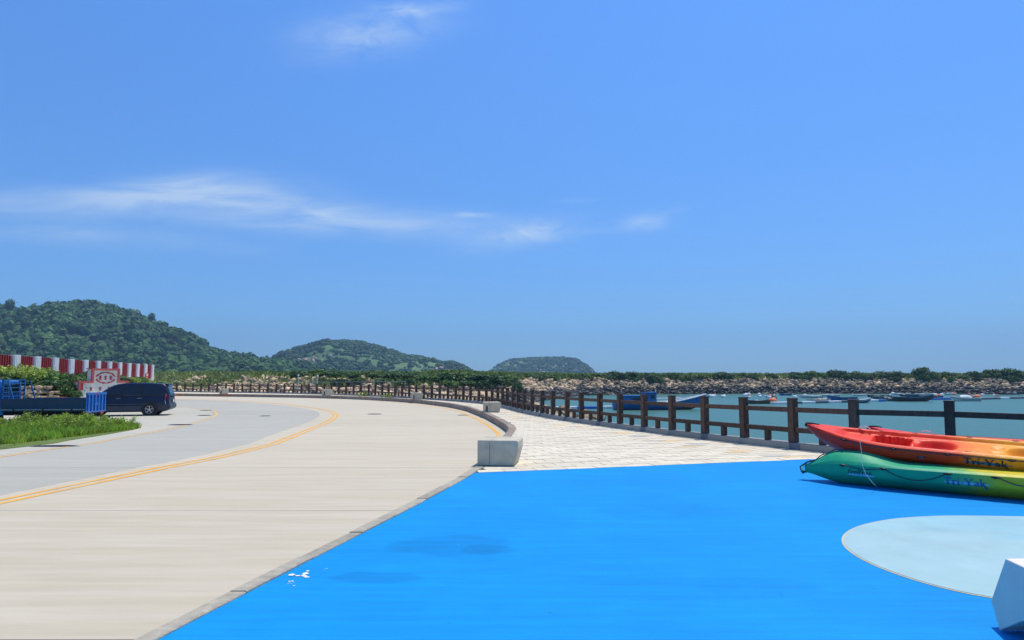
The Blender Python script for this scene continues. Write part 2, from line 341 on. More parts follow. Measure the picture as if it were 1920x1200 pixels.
_g = np.linspace(allk[0][0], allk[-1][0], 260); _x = np.interp(_g, [a for a, _ in allk], [b for _, b in allk])
for _ in range(16): _x[1:-1] = .25 * _x[:-2] + .5 * _x[1:-1] + .25 * _x[2:]
YK_END = float(_g[-1]); slope_end = (_x[-1] - _x[-12]) / (_g[-1] - _g[-12])
KY = [-8.0] + list(_g) + [YK_END + 4.0]; KX = [_x[0] - .20 * 12] + list(_x) + [_x[-1] + slope_end * 4.0]
def kerb_x(Y): return interp(Y, KY, KX)
YEND = KY[-1]
DL = ext(smooth_curve([(0, 944.4), (180, 905.4), (300, 882), (412.5, 860), (489, 840), (550, 820), (600, 800), (625, 788.5), (635, 779), (628, 772.5), (614.6, 768.8), (591.7, 765), (550, 759.8), (508, 755.8), (456, 752), (404, 750), (362.5, 749)]), -8, (YEND, -60))
LL = ext(smooth_curve([(0, 857), (111, 840), (200, 826), (300, 808), (337.5, 800), (373, 791), (398, 783), (407, 778), (404, 772), (394, 769), (369, 766), (342, 763.5)]), -8, (YEND, -75))
def dline_x(Y): return interp(Y, *DL)
def lline_x(Y): return min(interp(Y, *LL), dline_x(Y) - 2)
def bnd_x(Y): return dline_x(Y) - interp(Y, (0, 12, 24, 40), (.35, .6, 1.0, 1.0))   # seam between the two pours of concrete

# ------------------------------------------------------------------ sea, land
sea = MB(); sea.add([(-3500, -200, WATER), (3500, -200, WATER), (3500, 4000, WATER), (-3500, 4000, WATER)], [(0, 1, 2, 3)])
tag(sea.build('sea_water', 'water'), kind='structure')

# fence line in plan: posts 1.6 m apart, seen at these columns
FX = [337, 352, 366.8, 381.8, 396.4, 412, 428, 443, 458.7, 474, 490.4, 506, 521.7, 537, 553.7, 568.7, 582.5, 597, 610.7, 624.6, 638, 651.5, 665.6, 679, 693.7, 706, 718.7, 730.8, 742.7, 756, 769, 782, 796, 811, 825.7, 841, 855.6, 869.7, 883, 898.4, 912.3, 923.3, 933.7, 942.7, 951.7, 962, 971.7, 983.3, 997.7, 1016, 1036, 1062, 1089, 1123, 1160, 1205, 1256.5, 1317, 1390, 1480, 1593, 1770]
LP = 1.6
def chain():
    u = [(x - 960) / F / CP for x in FX]; i0 = len(FX) - 3; Y = [0] * len(FX); Y[i0] = F / 79.1
    def step(uj, Yj, ui, sgn):
        a = ui * ui + 1; b = -2 * (ui * uj + 1) * Yj; c = (uj * uj + 1) * Yj * Yj - LP * LP; d = max(b * b - 4 * a * c, 0)
        return (-b + sgn * math.sqrt(d)) / 2 / a
    for i in range(i0 - 1, -1, -1): Y[i] = step(u[i + 1], Y[i + 1], u[i], 1)
    for i in range(i0 + 1, len(FX)): Y[i] = step(u[i - 1], Y[i - 1], u[i], -1)
    return [Vector((u[i] * Y[i], Y[i])) for i in range(len(FX))]
FP = chain()
d0 = (FP[-1] - FP[-3]).normalized(); d1 = (FP[0] - FP[4]).normalized()
for k in range(7): FP.append(FP[-1] + d0 * LP)
for k in range(14): FP.insert(0, FP[0] + d1 * LP)
FXY = [(p.x, p.y) for p in FP]
def fence_n(i):                              # outward (harbour) normal
    a = FP[max(i - 1, 0)]; b = FP[min(i + 1, len(FP) - 1)]; d = (b - a).normalized(); return Vector((-d.y, d.x))

def flat_poly(name, pts, zf, mat_, ycuts=(), thick=0.0, parent=None):
    bm = bmesh.new(); vs = [bm.verts.new((p[0], p[1], 0)) for p in pts]; f = bm.faces.new(vs)
    bmesh.ops.triangulate(bm, faces=[f])
    for y in ycuts: bmesh.ops.bisect_plane(bm, geom=list(bm.verts) + list(bm.edges) + list(bm.faces), plane_co=(0, y, 0), plane_no=(0, 1, 0))
    bmesh.ops.recalc_face_normals(bm, faces=bm.faces)
    if sum(f.normal.z for f in bm.faces) < 0: bmesh.ops.reverse_faces(bm, faces=bm.faces)
    if thick:
        r = bmesh.ops.extrude_face_region(bm, geom=list(bm.faces)); nv = [e for e in r['geom'] if isinstance(e, bmesh.types.BMVert)]
        low = [v for v in bm.verts if v not in set(nv)]
        for v in nv: v.co.z = zf(v.co.y)
        for v in low: v.co.z = zf(v.co.y) - thick
        bmesh.ops.recalc_face_normals(bm, faces=bm.faces)
    else:
        for v in bm.verts: v.co.z = zf(v.co.y)
    me = bpy.data.meshes.new(name); bm.to_mesh(me); bm.free(); me.materials.append(M[mat_]); return obj(name, me, parent)
KN = [14, 20, 28, 45, 60, 95]
outer = [(FP[i] + fence_n(i) * .22) for i in range(len(FP))]
# land under everything: from the harbour edge to the far left
iw = min(range(len(FP)), key=lambda i: abs(FP[i].x - .6) + (0 if FP[i].y > 25 else 99))
land = [(p.x, p.y) for p in outer[iw:]] + [(outer[-1].x + 1, -12), (-160, -12), (-160, 420), (-60, 420), (-40, 135), (-2, 120), (-2, 104), (-2, 60), (FP[iw].x - .2, FP[iw].y + 2)]
tag(flat_poly('ground', land, lambda y: -.78, 'soil', thick=4.0), kind='structure')

# ------------------------------------------------------------------ concrete road in slabs
road = tag(flat_poly('road', [(-75, -8), (kerb_x(-8) + .05, -8)] + [(kerb_x(y) + .05, y) for y in np.linspace(-7, YEND, 120)] + [(-75, YEND)], lambda y: z_road(y) - .03, 'joint', KN + [12.4], thick=.3), kind='structure')
JY = [-8, -4.2, .1, 4.36, 8.45, 12.4, 16.6, 20, 24.2, 28, 32.5, 37, 41, 45, 50, 55, 60, 66, 72]
JY = [y for y in JY if y < YEND - 3] + [YEND]
g_ = .006
def strip(name, ya, yb, fl, fr, zoff, mt, parent, thick=.0, n=None):
    n = n or max(2, int((yb - ya) / .6)); b = MB(); ys = np.linspace(ya, yb, n + 1)
    vs = []
    for y in ys:
        z = z_road(y) + zoff; vs += [(fl(y), y, z), (fr(y), y, z)]
        if thick: vs += [(fl(y), y, z - thick), (fr(y), y, z - thick)]
    k = 4 if thick else 2; fs = []
    for i in range(n):
        a, c = i * k, (i + 1) * k; fs.append((a, a + 1, c + 1, c))
        if thick: fs += [(a + 2, a, c, c + 2), (a + 1, a + 3, c + 3, c + 1)]
    if thick: fs += [(0, 2, 3, 1), (n * k, n * k + 1, n * k + 3, n * k + 2)]
    b.add(vs, fs); return b.build(name, mt, parent)
for a, c in zip(JY[:-1], JY[1:]):
    strip('road_slab', a + g_, c - g_, lambda y: bnd_x(y) + .004, lambda y: kerb_x(y) - .004, 0, 'concrete', road, .028)
    strip('road_slab', a + g_, c - g_, lambda y: lline_x(y) - .2, lambda y: bnd_x(y) - .004, 0, 'concrete_blue', road, .028)
    strip('road_slab', a + g_, c - g_, lambda y: -75, lambda y: lline_x(y) - .21, 0, 'concrete_park', road, .028)
def stripe(name, ya, yb, fx, w, mt, dash=1): return strip(name, ya, yb, lambda y: fx(y) - w(y) / 2, lambda y: fx(y) + w(y) / 2, .004, mt, road, n=int((yb - ya) / .3))
def perpw(fx, w):                            # keep the painted width when the line turns across the view
    return lambda y: w * math.sqrt(1 + ((fx(y + .5) - fx(y - .5)) / 1.0) ** 2)
for off in (0, -.22):
    fx = lambda y, o=off: dline_x(y) + o * math.sqrt(1 + ((dline_x(y + .5) - dline_x(y - .5))) ** 2)
    stripe('yellow_line', -8, YEND - 8, fx, perpw(fx, .10), 'yellow')
stripe('yellow_line', 8, min(LL[0][-2] + 3, YEND - 20), lambda y: interp(y, *LL), perpw(lambda y: interp(y, *LL), .12), 'yellow_worn')
kx2 = lambda y: kerb_x(y) - interp(y, (18, 22, 40, 60), (.30, .34, .5, .8))
stripe('yellow_line', 18.3, 62, kx2, perpw(kx2, .13), 'yellow')
# manhole and gully covers let into the slabs
def cover(px, py, rx, ry, label):
    p = G(px, py, z_road); b = MB(); n = 20
    b.tube([(0, 0, -.01), (0, 0, .010)], .5, n); o = b.build('manhole_cover', 'iron', None); o.scale = (rx * 2, ry * 2, 1); o.location = (p.x, p.y, p.z + .001)
    fr = MB(); fr.add([(.56 * math.cos(2 * math.pi * i / n), .56 * math.sin(2 * math.pi * i / n), .007) for i in range(n)], [tuple(range(n))]); fr.build('rim', 'kerb', o)
    rb = MB()
    for k in range(-3, 4): rb.box((0, k * .11, .012), (2 * math.sqrt(.2 - (k * .11) ** 2), .03, .006))
    rb.build('grip_bar', 'iron', o)
    tag(o, label, 'manhole cover')
for px, py, rx, ry, lb in ((702, 776.5, .38, .33, 'round iron cover in the pale lane off the kerb weeds'), (868, 778.5, .3, .2, 'dark iron gully grate touching the orange kerb line'),
                           (497, 780, .28, .26, 'small iron cover in the middle of the grey lane'), (386, 769.5, .35, .3, 'dark iron cover inside the curl of the thin yellow line'),
                           (383, 779, .35, .3, 'iron cover beside the tip of the curled thin yellow line'), (338, 796.5, .5, .3, 'wide iron cover touching the thin yellow line beyond the verge'),
                           (100, 837, .65, .3, 'long dark iron cover below the corner of the grass verge')): cover(px, py, rx, ry, lb)

# ------------------------------------------------------------------ kerb
def kerb_w(Y): return interp(Y, (3, 12, 16, 22), (.125, .15, .2, .24))
def kerb_right(Y):
    s = kerb_x(Y + .3) - kerb_x(Y - .3); return kerb_x(Y) + kerb_w(Y) * math.sqrt(1 + (s / .6) ** 2)
kerb = empty('kerb', (0, 0, 0), 0, 'low grey stone kerb curving along the road beside the promenade', 'kerb')
def kerb_len(y): return math.sqrt(1 + ((kerb_x(y + .3) - kerb_x(y - .3)) / .6) ** 2)
y = -7.5; kn = 0
while y < YEND - .3:
    L_ = 1.0 if y < 20 else 1.6
    y2 = min(y + L_ / kerb_len(y + .2), YEND); n = max(1, int((y2 - y) / .25)); ys = np.linspace(y + .004, y2 - .004, n + 1); vs = []
    dz = random.uniform(-.006, .006) + (.018 if y < 12 else .012)
    for yy in ys:
        a, c = kerb_x(yy) + random.uniform(-.003, .003), kerb_right(yy) + random.uniform(-.003, .003); zt = z_prom(yy) + dz; zb = z_road(yy) - .12
        vs += [(a, yy, zb), (a, yy, zt - .012), (a + .012, yy, zt), (c - .008, yy, zt), (c, yy, zt - .008), (c, yy, zb)]
    b = MB(); k6 = 6; fs = []
    for i in range(n):
        for k in range(6): fs.append((i * 6 + k, i * 6 + (k + 1) % 6, (i + 1) * 6 + (k + 1) % 6, (i + 1) * 6 + k))
    fs += [tuple(range(6)), tuple(n * 6 + k for k in range(6))[::-1]]
    b.add(vs, fs); b.build('kerb_stone', 'kerb' if y < 15 else 'kerb_dirty', kerb); y = y2

# ------------------------------------------------------------------ blue court
E0 = at_z(905, 886, 0); E1 = at_z(1500, 862, 0); ed = (E1 - E0).normalized()
def edge_pt(t): return (E0.x + ed.x * t, E0.y + ed.y * t)
# start of the edge on the kerb
t0 = 0.0
while edge_pt(t0)[0] > kerb_right(edge_pt(t0)[1]) - .01: t0 -= .02
# end of the edge at the fence plinth
inner = [FP[i] - fence_n(i) * .16 for i in range(len(FP))]
def fence_x(Y):                              # inner face of the plinth at depth Y (near part)
    q = sorted((p.y, p.x) for p in inner if p.y < 40 and p.x > 0); return interp(Y, [a for a, _ in q], [b for _, b in q])
t1 = 0
while edge_pt(t1)[0] < fence_x(edge_pt(t1)[1]): t1 += .02
ca, cb = edge_pt(t0), edge_pt(t1)
blue = [(kerb_right(y) - .02, y) for y in np.linspace(-7.5, ca[1], 40)] + [ca, cb] + [(p.x, p.y) for p in inner if p.y < cb[1] - .05 and p.x > 3] + [(inner[-1].x + .5, -7.5)]
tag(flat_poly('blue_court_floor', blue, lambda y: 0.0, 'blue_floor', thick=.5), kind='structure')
court = bpy.data.objects['blue_court_floor']
# pale painted field with its thin border
pp = [(1575, 1010), (1585, 998), (1604, 988), (1650, 976), (1700, 970), (1790, 966.5), (1920, 969.5)]
pb = [(1858, 1126), (1800, 1113), (1750, 1100), (1700, 1085), (1650, 1067), (1610, 1048), (1585, 1030), (1576, 1018)]
P1 = [at_z(a, b, 0) for a, b in pp]; P2 = [at_z(a, b, 0) for a, b in pb]
far_ = [(P1[-1].x + 1.2, P1[-1].y + .05), (P1[-1].x + 2.6, P1[-1].y - .6), (P1[-1].x + 3.4, P1[-1].y - 1.6), (P1[-1].x + 3.2, P1[-1].y - 2.8), (P1[-1].x + 2.2, P1[-1].y - 3.6), (P1[-1].x + .6, P1[-1].y - 3.8)]
ring = [(p.x, p.y) for p in P2] + [(p.x, p.y) for p in P1] + far_
def closed_smooth(pts, n=140, it=10):
    P = np.array(pts + [pts[0]]); s = np.r_[0, np.cumsum(np.hypot(*np.diff(P, axis=0).T))]; t = np.linspace(0, s[-1], n, endpoint=False)
    Q = np.stack([np.interp(t, s, P[:, 0]), np.interp(t, s, P[:, 1])], 1)
    for _ in range(it): Q = .25 * np.roll(Q, 1, 0) + .5 * Q + .25 * np.roll(Q, -1, 0)
    return Q
Q = closed_smooth(ring); C0 = Q.mean(0)
def grow(Q, d):
    T = np.roll(Q, -1, 0) - np.roll(Q, 1, 0); Nn = np.stack([T[:, 1], -T[:, 0]], 1); Nn /= np.linalg.norm(Nn, axis=1)[:, None]
    if ((Q - C0) * Nn).sum() < 0: Nn = -Nn
    return Q + Nn * d
flat_poly('painted_border', [tuple(p) for p in grow(Q, .012)], lambda y: .003, 'border', parent=court)
flat_poly('painted_field', [tuple(p) for p in grow(Q, -.012)], lambda y: .006, 'pale', parent=court)
for (px, py, w, h, n_) in ((569, 1078, .10, .045, 9), (549, 1092, .04, .02, 5), (535, 1096, .03, .012, 4), (610, 1067, .02, .012, 2), (860, 1020, .02, .012, 1)):
    for k in range(n_):
        c = at_z(px + random.gauss(0, 9) if n_ > 1 else px, py + random.gauss(0, 3), .003); q = random.uniform(.3, 1); m_ = 8
        b = MB(); b.add([(c.x + q * w * .5 * random.uniform(.4, 1) * math.cos(6.283 * i / m_), c.y + q * h * .9 * random.uniform(.4, 1) * math.sin(6.283 * i / m_), .003 + .0004 * k) for i in range(m_)], [tuple(range(m_))])
        b.build('paint_splash', 'whitepaint', court)

# ------------------------------------------------------------------ promenade with pavers
def ribbon(name, A, B, zf, mat_, thick=0.0, parent=None):      # sheet between two polylines of equal length
    b = MB(); n = len(A); vs = []
    for p, q in zip(A, B): vs += [(p[0], p[1], zf(p[1])), (q[0], q[1], zf(q[1])), (p[0], p[1], zf(p[1]) - thick), (q[0], q[1], zf(q[1]) - thick)]
    fs = []
    for i in range(n - 1):
        k, l = i * 4, i * 4 + 4; fs.append((k, k + 1, l + 1, l))
        if thick: fs += [(k + 2, k, l, l + 2), (k + 1, k + 3, l + 3, l + 1)]
    if thick: fs += [(0, 2, 3, 1), (n * 4 - 4, n * 4 - 3, n * 4 - 1, n * 4 - 2)]
    b.add(vs, fs); return b.build(name, mat_, parent)
def resample(pts, n):
    P = np.array(pts); s = np.r_[0, np.cumsum(np.hypot(*np.diff(P, axis=0).T))]; t = np.linspace(0, s[-1], n)
    return list(zip(np.interp(t, s, P[:, 0]), np.interp(t, s, P[:, 1])))
kerb_side = [(kerb_right(y) - .01, y) for y in np.linspace(ca[1], YEND, 150)]
fence_in = [cb] + [(p.x, p.y) for p in reversed(inner) if p.y > cb[1] + .1 or p.x < 2]
while fence_in[-1][0] < kerb_side[-1][0]: fence_in.pop()
KS, FI = resample(kerb_side, 120), resample(fence_in, 120)
prom = tag(ribbon('promenade', KS, FI, lambda y: z_prom(y) - .035, 'joint', .6), kind='structure')
# quay body under the fence plinth
qb = MB()
for i in range(len(FP) - 1):
    a, c = inner[i] - fence_n(i) * -.02, inner[i + 1]; a2, c2 = outer[i], outer[i + 1]
    za, zc = z_prom(FP[i].y) - .01, z_prom(FP[i + 1].y) - .01
    qb.add([(a.x, a.y, za), (c.x, c.y, zc), (c2.x, c2.y, zc), (a2.x, a2.y, za), (a.x, a.y, -5), (c.x, c.y, -5), (c2.x, c2.y, -5), (a2.x, a2.y, -5)], [(0, 1, 2, 3), (3, 2, 6, 7), (0, 4, 5, 1)])
tag(qb.build('quay_wall', 'kerb'), kind='structure')

PL, PW, GAP = .58, .30, .016
ex = Vector((ed.x, ed.y)); ey = Vector((-ed.y, ed.x)); O2 = Vector(ca)
def left_ok(p): return p.x > kerb_right(p.y) + .01 if p.y > 3 else False
def fence_side(p):                           # signed distance to the fence's inner line (positive = promenade side)
    best = 1e9; sgn = 1
    for i in range(len(inner) - 1):
        a, b = inner[i], inner[i + 1]; d = b - a; t = max(0, min(1, (p - a).dot(d) / d.dot(d))); q = a + d * t; dd = (p - q).length
        if dd < best:
            best = dd; sgn = 1 if (p - q).dot(fence_n(i)) < 0 else -1
    return best * sgn
slabs = []
for r in range(0, 175):
    v = r * PW + .012; x0 = -40 * 0
    for cidx in range(-70, 40):
        u0 = cidx * PL + (PL / 2 if r % 2 else 0) ; c = O2 + ex * (u0 + PL / 2) + ey * (v + PW / 2)
        if c.y < 10 or c.y > 60: continue
        if c.x < kerb_right(c.y) - .5 or c.x > 14: continue
        # clip to the kerb on the left
        ua, ub = u0 + GAP / 2, u0 + PL - GAP / 2; q0 = O2 + ex * ua + ey * (v + PW / 2); q1 = O2 + ex * ub + ey * (v + PW / 2)
        kl = kerb_right(q1.y) + .01
        if q1.x < kl + .05: continue
        if q0.x < kerb_right(q0.y) + .01: ua += (kerb_right(q0.y) + .01 - q0.x) / ex.x
        if ua > ub - .06: continue
        slabs.append((r, cidx, ua, ub, v + GAP / 2, v + PW - GAP / 2))
keep = []
for sl_ in slabs:
    r, ci, ua, ub, va, vb = sl_; c = O2 + ex * ((ua + ub) / 2) + ey * ((va + vb) / 2)
    e1 = fence_side(O2 + ex * ub + ey * va); e2 = fence_side(O2 + ex * ub + ey * vb); e3 = fence_side(O2 + ex * ua + ey * vb)
    if min(e1, e2, e3) < .0:                   # trim against the plinth
        lo, hi = ua, ub
        if fence_side(O2 + ex * ua + ey * vb) < 0.02 or fence_side(O2 + ex * ua + ey * va) < .02: continue
        for _ in range(18):
            mid = (lo + hi) / 2
            if min(fence_side(O2 + ex * mid + ey * va), fence_side(O2 + ex * mid + ey * vb)) > .005: lo = mid
            else: hi = mid
        ub = lo
        if ub - ua < .06: continue
    keep.append((c.y, r, ci, ua, ub, va, vb))
keep.sort()
def paver_pts(ua, ub, va, vb, dz):
    P = [O2 + ex * a + ey * b for a, b in ((ua, va), (ub, va), (ub, vb), (ua, vb))]
    top = [(p.x, p.y, z_prom(p.y) + dz) for p in P]; e = .004
    return top, [(p.x, p.y, z_prom(p.y) + dz - .034) for p in P]
FS = [(0, 1, 2, 3), (0, 4, 5, 1), (1, 5, 6, 2), (2, 6, 7, 3), (3, 7, 4, 0)]
rest = MB()
def paver_kind(r, ci, c):
    d = fence_side(c)
    # coloured band that wanders between kerb and fence
    band = abs(d - (1.15 + .25 * math.sin(c.y * .5)))
    hsh = (r * 7 + ci * 13) % 5
    if band < .30 and hsh == 0: return 1
    if band < .42 and hsh == 2: return 2
    return 0
for i, (cy, r, ci, ua, ub, va, vb) in enumerate(keep):
    c = O2 + ex * ((ua + ub) / 2) + ey * ((va + vb) / 2); k = paver_kind(r, ci, c); t, bt = paver_pts(ua, ub, va, vb, random.uniform(-.003, .003))
    if i < 300:
        b = MB(); b.add(t + bt, FS); b.build('paver', ('paver', 'paver_y', 'paver_g')[k], prom)
    else: rest.add(t + bt, FS, k)
o = rest.build('far_pavers', ['paver', 'paver_y', 'paver_g'], prom, fixn=False); o['kind'] = 'stuff'
# promenade beyond the laid-out pavers
kA = [p for p in kerb_side if p[1] > 59.6]; fA = [p for p in fence_in if p[1] > 59.6]
ribbon('far_paving', resample(kA, 40), resample(fA, 40), lambda y: z_prom(y) - .002, 'paver', parent=prom)

# ------------------------------------------------------------------ fence
fence = empty('harbour_fence', (0, 0, 0), 0, 'dark brown post and rail fence on a grey granite plinth along the water', 'fence')
PB = MB(); PB.box((0, 0, .49), (.17, .17, 1.02)); post_me = PB.mesh('post', 'wood', bevel=.008)
CB = MB(); CB.box((0, 0, 0), (.185, .185, .03), top=(.93, .93)); cap_me = CB.mesh('post_cap', 'wood')
SB = MB(); SB.box((0, 0, .14), (.12, .12, .29)); stub_me = SB.mesh('short_post', 'wood', bevel=.006)
RB = MB(); RB.box((0, 0, 0), (1.0, .09, .115)); rail_me = RB.mesh('rail', 'wood', bevel=.005)
GB = MB(); GB.box((0, 0, 0), (1.0, .30, .17)); plinth_me = GB.mesh('plinth_block', 'granite', bevel=.008)
DB = MB(); DB.box((0, 0, 0), (1.0, .302, .168)); pj_me = DB.mesh('plinth_spacer', 'granite_dark', bevel=.004)
for i, p in enumerate(FP):
    d = (FP[min(i + 1, len(FP) - 1)] - FP[max(i - 1, 0)]); rz = math.atan2(d.y, d.x); z = z_prom(p.y) + .155 + 0.0
    o = obj('post', post_me, fence, (p.x, p.y, z), (random.gauss(0, .006), random.gauss(0, .006), rz + random.gauss(0, .012))); obj('post_cap', cap_me, o, (0, 0, 1.012))
    if i + 1 < len(FP):
        q = FP[i + 1]; dd = q - p; L_ = dd.length; a = math.atan2(dd.y, dd.x); zq = z_prom(q.y) + .155; zm = (z + zq) / 2; mid = (p + q) / 2; pt = -math.atan2(zq - z, L_)
        for h in (.755, .285):
            o = obj('rail', rail_me, fence, (mid.x, mid.y, zm + h), (0, pt, a)); o.scale = (L_ - .165, 1, 1)
        obj('short_post', stub_me, fence, (mid.x, mid.y, zm - .02), (0, 0, a))
        ev = i % 2 == (len(FP) - 10) % 2
        a0, a1 = (.30, L_) if ev else (0.0, L_)
        m2 = p + dd * ((a0 + a1) / 2 / L_); o = obj('plinth_block', plinth_me, fence, (m2.x, m2.y, zm + .001 - .088), (0, pt, a)); o.scale = (a1 - a0 - (.004 if ev else 0.001), 1, 1)
        if ev:
            m3 = p + dd * (.15 / L_); o = obj('plinth_spacer', pj_me, fence, (m3.x, m3.y, z - .088), (0, pt, a)); o.scale = (.296, 1, 1)

# ------------------------------------------------------------------ granite block seats
def bench_meshes():
    # width along x (right end leans in towards its foot), depth along y, height z; origin at the left front foot
    W, D, H, c = .79, .88, .475, .03
    out = []
    for xa, xb, right in ((0, .235, False), (.241, W, True)):
        b = MB()
        if not right: prof = [(xa, 0), (xb, 0), (xb, H), (xa + .01, H), (xa, H - .01)]
        else: prof = [(xa, 0), (xb - .085, 0), (xb - .075, .02), (xb, .32), (xb, H - c), (xb - c, H), (xa, H)]
        b.prism(prof, 'y', 0, D); out.append(b.mesh('seat_block', 'bench', bevel=.007))
    s = MB(); s.box((.0, .30, .12), (.012, .16, .24)); slot = s.mesh('slot', 'bench_in')
    return out[0], out[1], slot
bA, bB, bS = bench_meshes()
def stone_bench(px, py, rz, sc, label, slot=True):
    p = G(px, py, z_prom); e = empty('stone_seat', (p.x, p.y, p.z + .012), rz, label, 'stone seat', 'granite block seats along the kerb'); e.scale = (sc, sc, sc)
    obj('end_block', bA, e); obj('main_block', bB, e)
    if slot:
        o = obj('slot', bS, e, (.16, -.001, 0)); o.rotation_euler = (0, 0, R(90)); o.location = (.37, -.002, .02)
    return e
stone_bench(895, 873.5, R(-7), .97, 'grey granite block seat standing at the corner of the blue court', False)
FARB = [(909, 773.5, R(8), 1.06, 'granite block seat on the kerb where the yellow kerb line bends'), (773.5, 749.2, R(16), 1.12, 'granite block seat on the kerb beside the two green weeds'),
        (606, 741.5, R(24), 1.25, 'granite block seat halfway along the distant straight kerb'), (412.5, 738.6, R(28), 1.2, 'granite block seat on the distant kerb near the dark blue van')]
for px, py, rz, sc, lb in FARB:
    e = stone_bench(px, py, rz, sc, lb, False)
    s = MB(); s.box((.10, -.001, .17), (.085, .012, .27)); s.build('slot', 'bench_in', e)
# faceted seat at the edge of the pale field, mostly out of the picture
def corner_seat():
    T0, T1, B0 = at_z(1885, 1048, .47), at_z(1924, 1066, .47), at_z(1874, 1183, .0); C = Vector((0, 0, EYE)); n = (T1 - T0).cross(B0 - T0).normalized()
    on = lambda px, py: C + ray(px, py) * ((B0 - C).dot(n) / ray(px, py).dot(n))      # the shaded end face is one plane
    M0, B1 = on(1858, 1127), on(1917, 1165); up = (T1 - T0).normalized(); T2 = T0 + up * .56; R1 = Vector((T2.x - .012, T2.y - .10, .19)); R1 -= n * ((R1 - B0).dot(n))
    face = [T0, M0, B0, B1, R1, T2]; L_ = Vector((.95, .06, 0)); b = MB(); k = len(face)
    b.add([tuple(p) for p in face] + [tuple(p + L_) for p in face], [tuple(range(k)), tuple(range(k, 2 * k))[::-1]] + [(i, (i + 1) % k, k + (i + 1) % k, k + i) for i in range(k)])
    e = empty('faceted_seat', (0, 0, .003), 0, 'pale faceted stone seat standing on the edge of the pale blue field', 'stone seat'); b.build('seat_block', 'bench_pale', e, bevel=.006)
    f = MB(); f.box((B0.x + .62, B0.y - .26, .10), (.55, .34, .20)); f.build('foot', 'bench_pale', e)
M['bench_pale'] = mat('bench_pale', (.78, .69, .58), .7, .05, 4, .15, 60)
corner_seat()

# ------------------------------------------------------------------ kayaks
KL = 4.25
# hull section from keel (0) to gunwale (1): flat bottom, soft chine, steep side
SA = np.linspace(0, 1, 61); SYY = np.interp(SA, (0, .18, .36, .48, .55, .75, 1), (0, .16, .46, .80, .92, .965, 1)); SZZ = np.interp(SA, (0, .18, .36, .48, .55, .75, 1), (0, .0, .15, .40, .52, .71, 1))
for _ in range(10):
    SYY[1:-1] = .25 * SYY[:-2] + .5 * SYY[1:-1] + .25 * SYY[2:]; SZZ[1:-1] = .25 * SZZ[:-2] + .5 * SZZ[1:-1] + .25 * SZZ[2:]
def kw(t): a = np.clip(np.minimum(t / 1.64, (KL - t) / 1.5), 0, 1); return .39 * (1 - (1 - a) ** 2.0) ** .8 + .012
def make_kayak(kind):
    red = kind != 'green'
    def gun(t):
        if red: return .33 + .127 * np.clip(1 - t / 1.3, 0, 1) ** 2 + .10 * np.clip(1 - (KL - t) / 1.2, 0, 1) ** 2
        return .335 - .145 * np.clip(1 - t / .75, 0, 1) ** 2 + .04 * np.clip(1 - (KL - t) / 1.2, 0, 1) ** 2
    def keel(t):
        g = gun(t)
        if red: b = (g - .05) * np.clip(1 - t / .85, 0, 1) ** 1.9
        else: b = (g - .07) * np.clip(1 - t / .62, 0, 1) ** 2.2
        return b + (g - .05) * np.clip(1 - (KL - t) / .8, 0, 1) ** 2
    ts = np.r_[0, .01, .03, .06, np.linspace(.1, KL - .1, 118), KL - .06, KL - .03, KL - .01, KL]
    NA = 22
    def hull_pt(t, a, off=0.0):              # a = 0 keel .. 1 gunwale, near side (+y)
        w, g, k = float(kw(t)), float(gun(t)), float(keel(t)); th = a * math.pi / 2
        y = w * float(np.interp(a, SA, SYY)); z = k + (g - k) * float(np.interp(a, SA, SZZ))
        if off:
            n = Vector((0, math.sin(th) ** .8 + .2, -max(math.cos(th), 0) * .8)).normalized(); y += n.y * off; z += n.z * off
        return Vector((t, y, z))
    # hull shell
    rings = []
    for t in ts:
        r = [hull_pt(t, a) for a in np.linspace(1, 0, NA)]; rings.append([tuple(p) for p in r] + [(p.x, -p.y, p.z) for p in r[-2::-1]])
    hb = MB(); hb.loft(rings, 0, closed=False)
    # deck as a height field with moulded wells
    NY = 41; s_ = lambda x, a, b: (lambda q: q * q * (3 - 2 * q))(np.clip((x - a) / (b - a), 0, 1))
    def deck(t, v):                          # v in -1..1
        w, g = float(kw(t)), float(gun(t)); y = v * w; z = g; e = 1 - abs(v)
        z += .022 * s_(e, 0, .10)            # rolled rim
        if red:
            inner_w = w - .07
            if inner_w > .02:
                q = s_(inner_w - abs(y), 0, .05); z -= .055 * q * s_(t, .42, .62) * s_(KL - t, .3, .5)   # sunken deck
            saw = ((t - .98) / .105) % 1 if .98 < t < 1.40 else 0
            hw = .20 + (.045 * saw if .98 < t < 1.40 else 0)
            d1 = s_(t, .96, .99) * (1 - s_(t, 1.42, 1.50)) * s_(hw - abs(y), 0, .018); z -= .115 * d1
            for c, r in ((1.80, .30), (2.95, .34), (3.65, .26)):
                d = math.hypot((t - c) / r, y / (r * .80)); z -= .125 * (1 - s_(d, .55, 1.0))
            for c in (1.55, 2.55): z -= .03 * max(0, 1 - ((t - c) / .1) ** 2) * s_(.1 - abs(abs(y) - .12), 0, .08)
        else:
            z += .125 * (1 - v * v) ** 1.2 * s_(t, .02, .5) * (1 - s_(t, .8, 1.5)) + .03 * (1 - v * v)
        return z
    dts = np.linspace(0, KL, 190) if red else np.linspace(0, KL, 80); vs = []; fs = []
    for t in dts:
        for v in np.linspace(-1, 1, NY): vs.append((t, v * float(kw(t)), deck(t, v)))
    for i in range(len(dts) - 1):
        for k in range(NY - 1): fs.append((i * NY + k, i * NY + k + 1, (i + 1) * NY + k + 1, (i + 1) * NY + k))
    return dict(hull=hb, deck=(vs, fs), pt=hull_pt, gun=gun, deckf=deck, red=red)
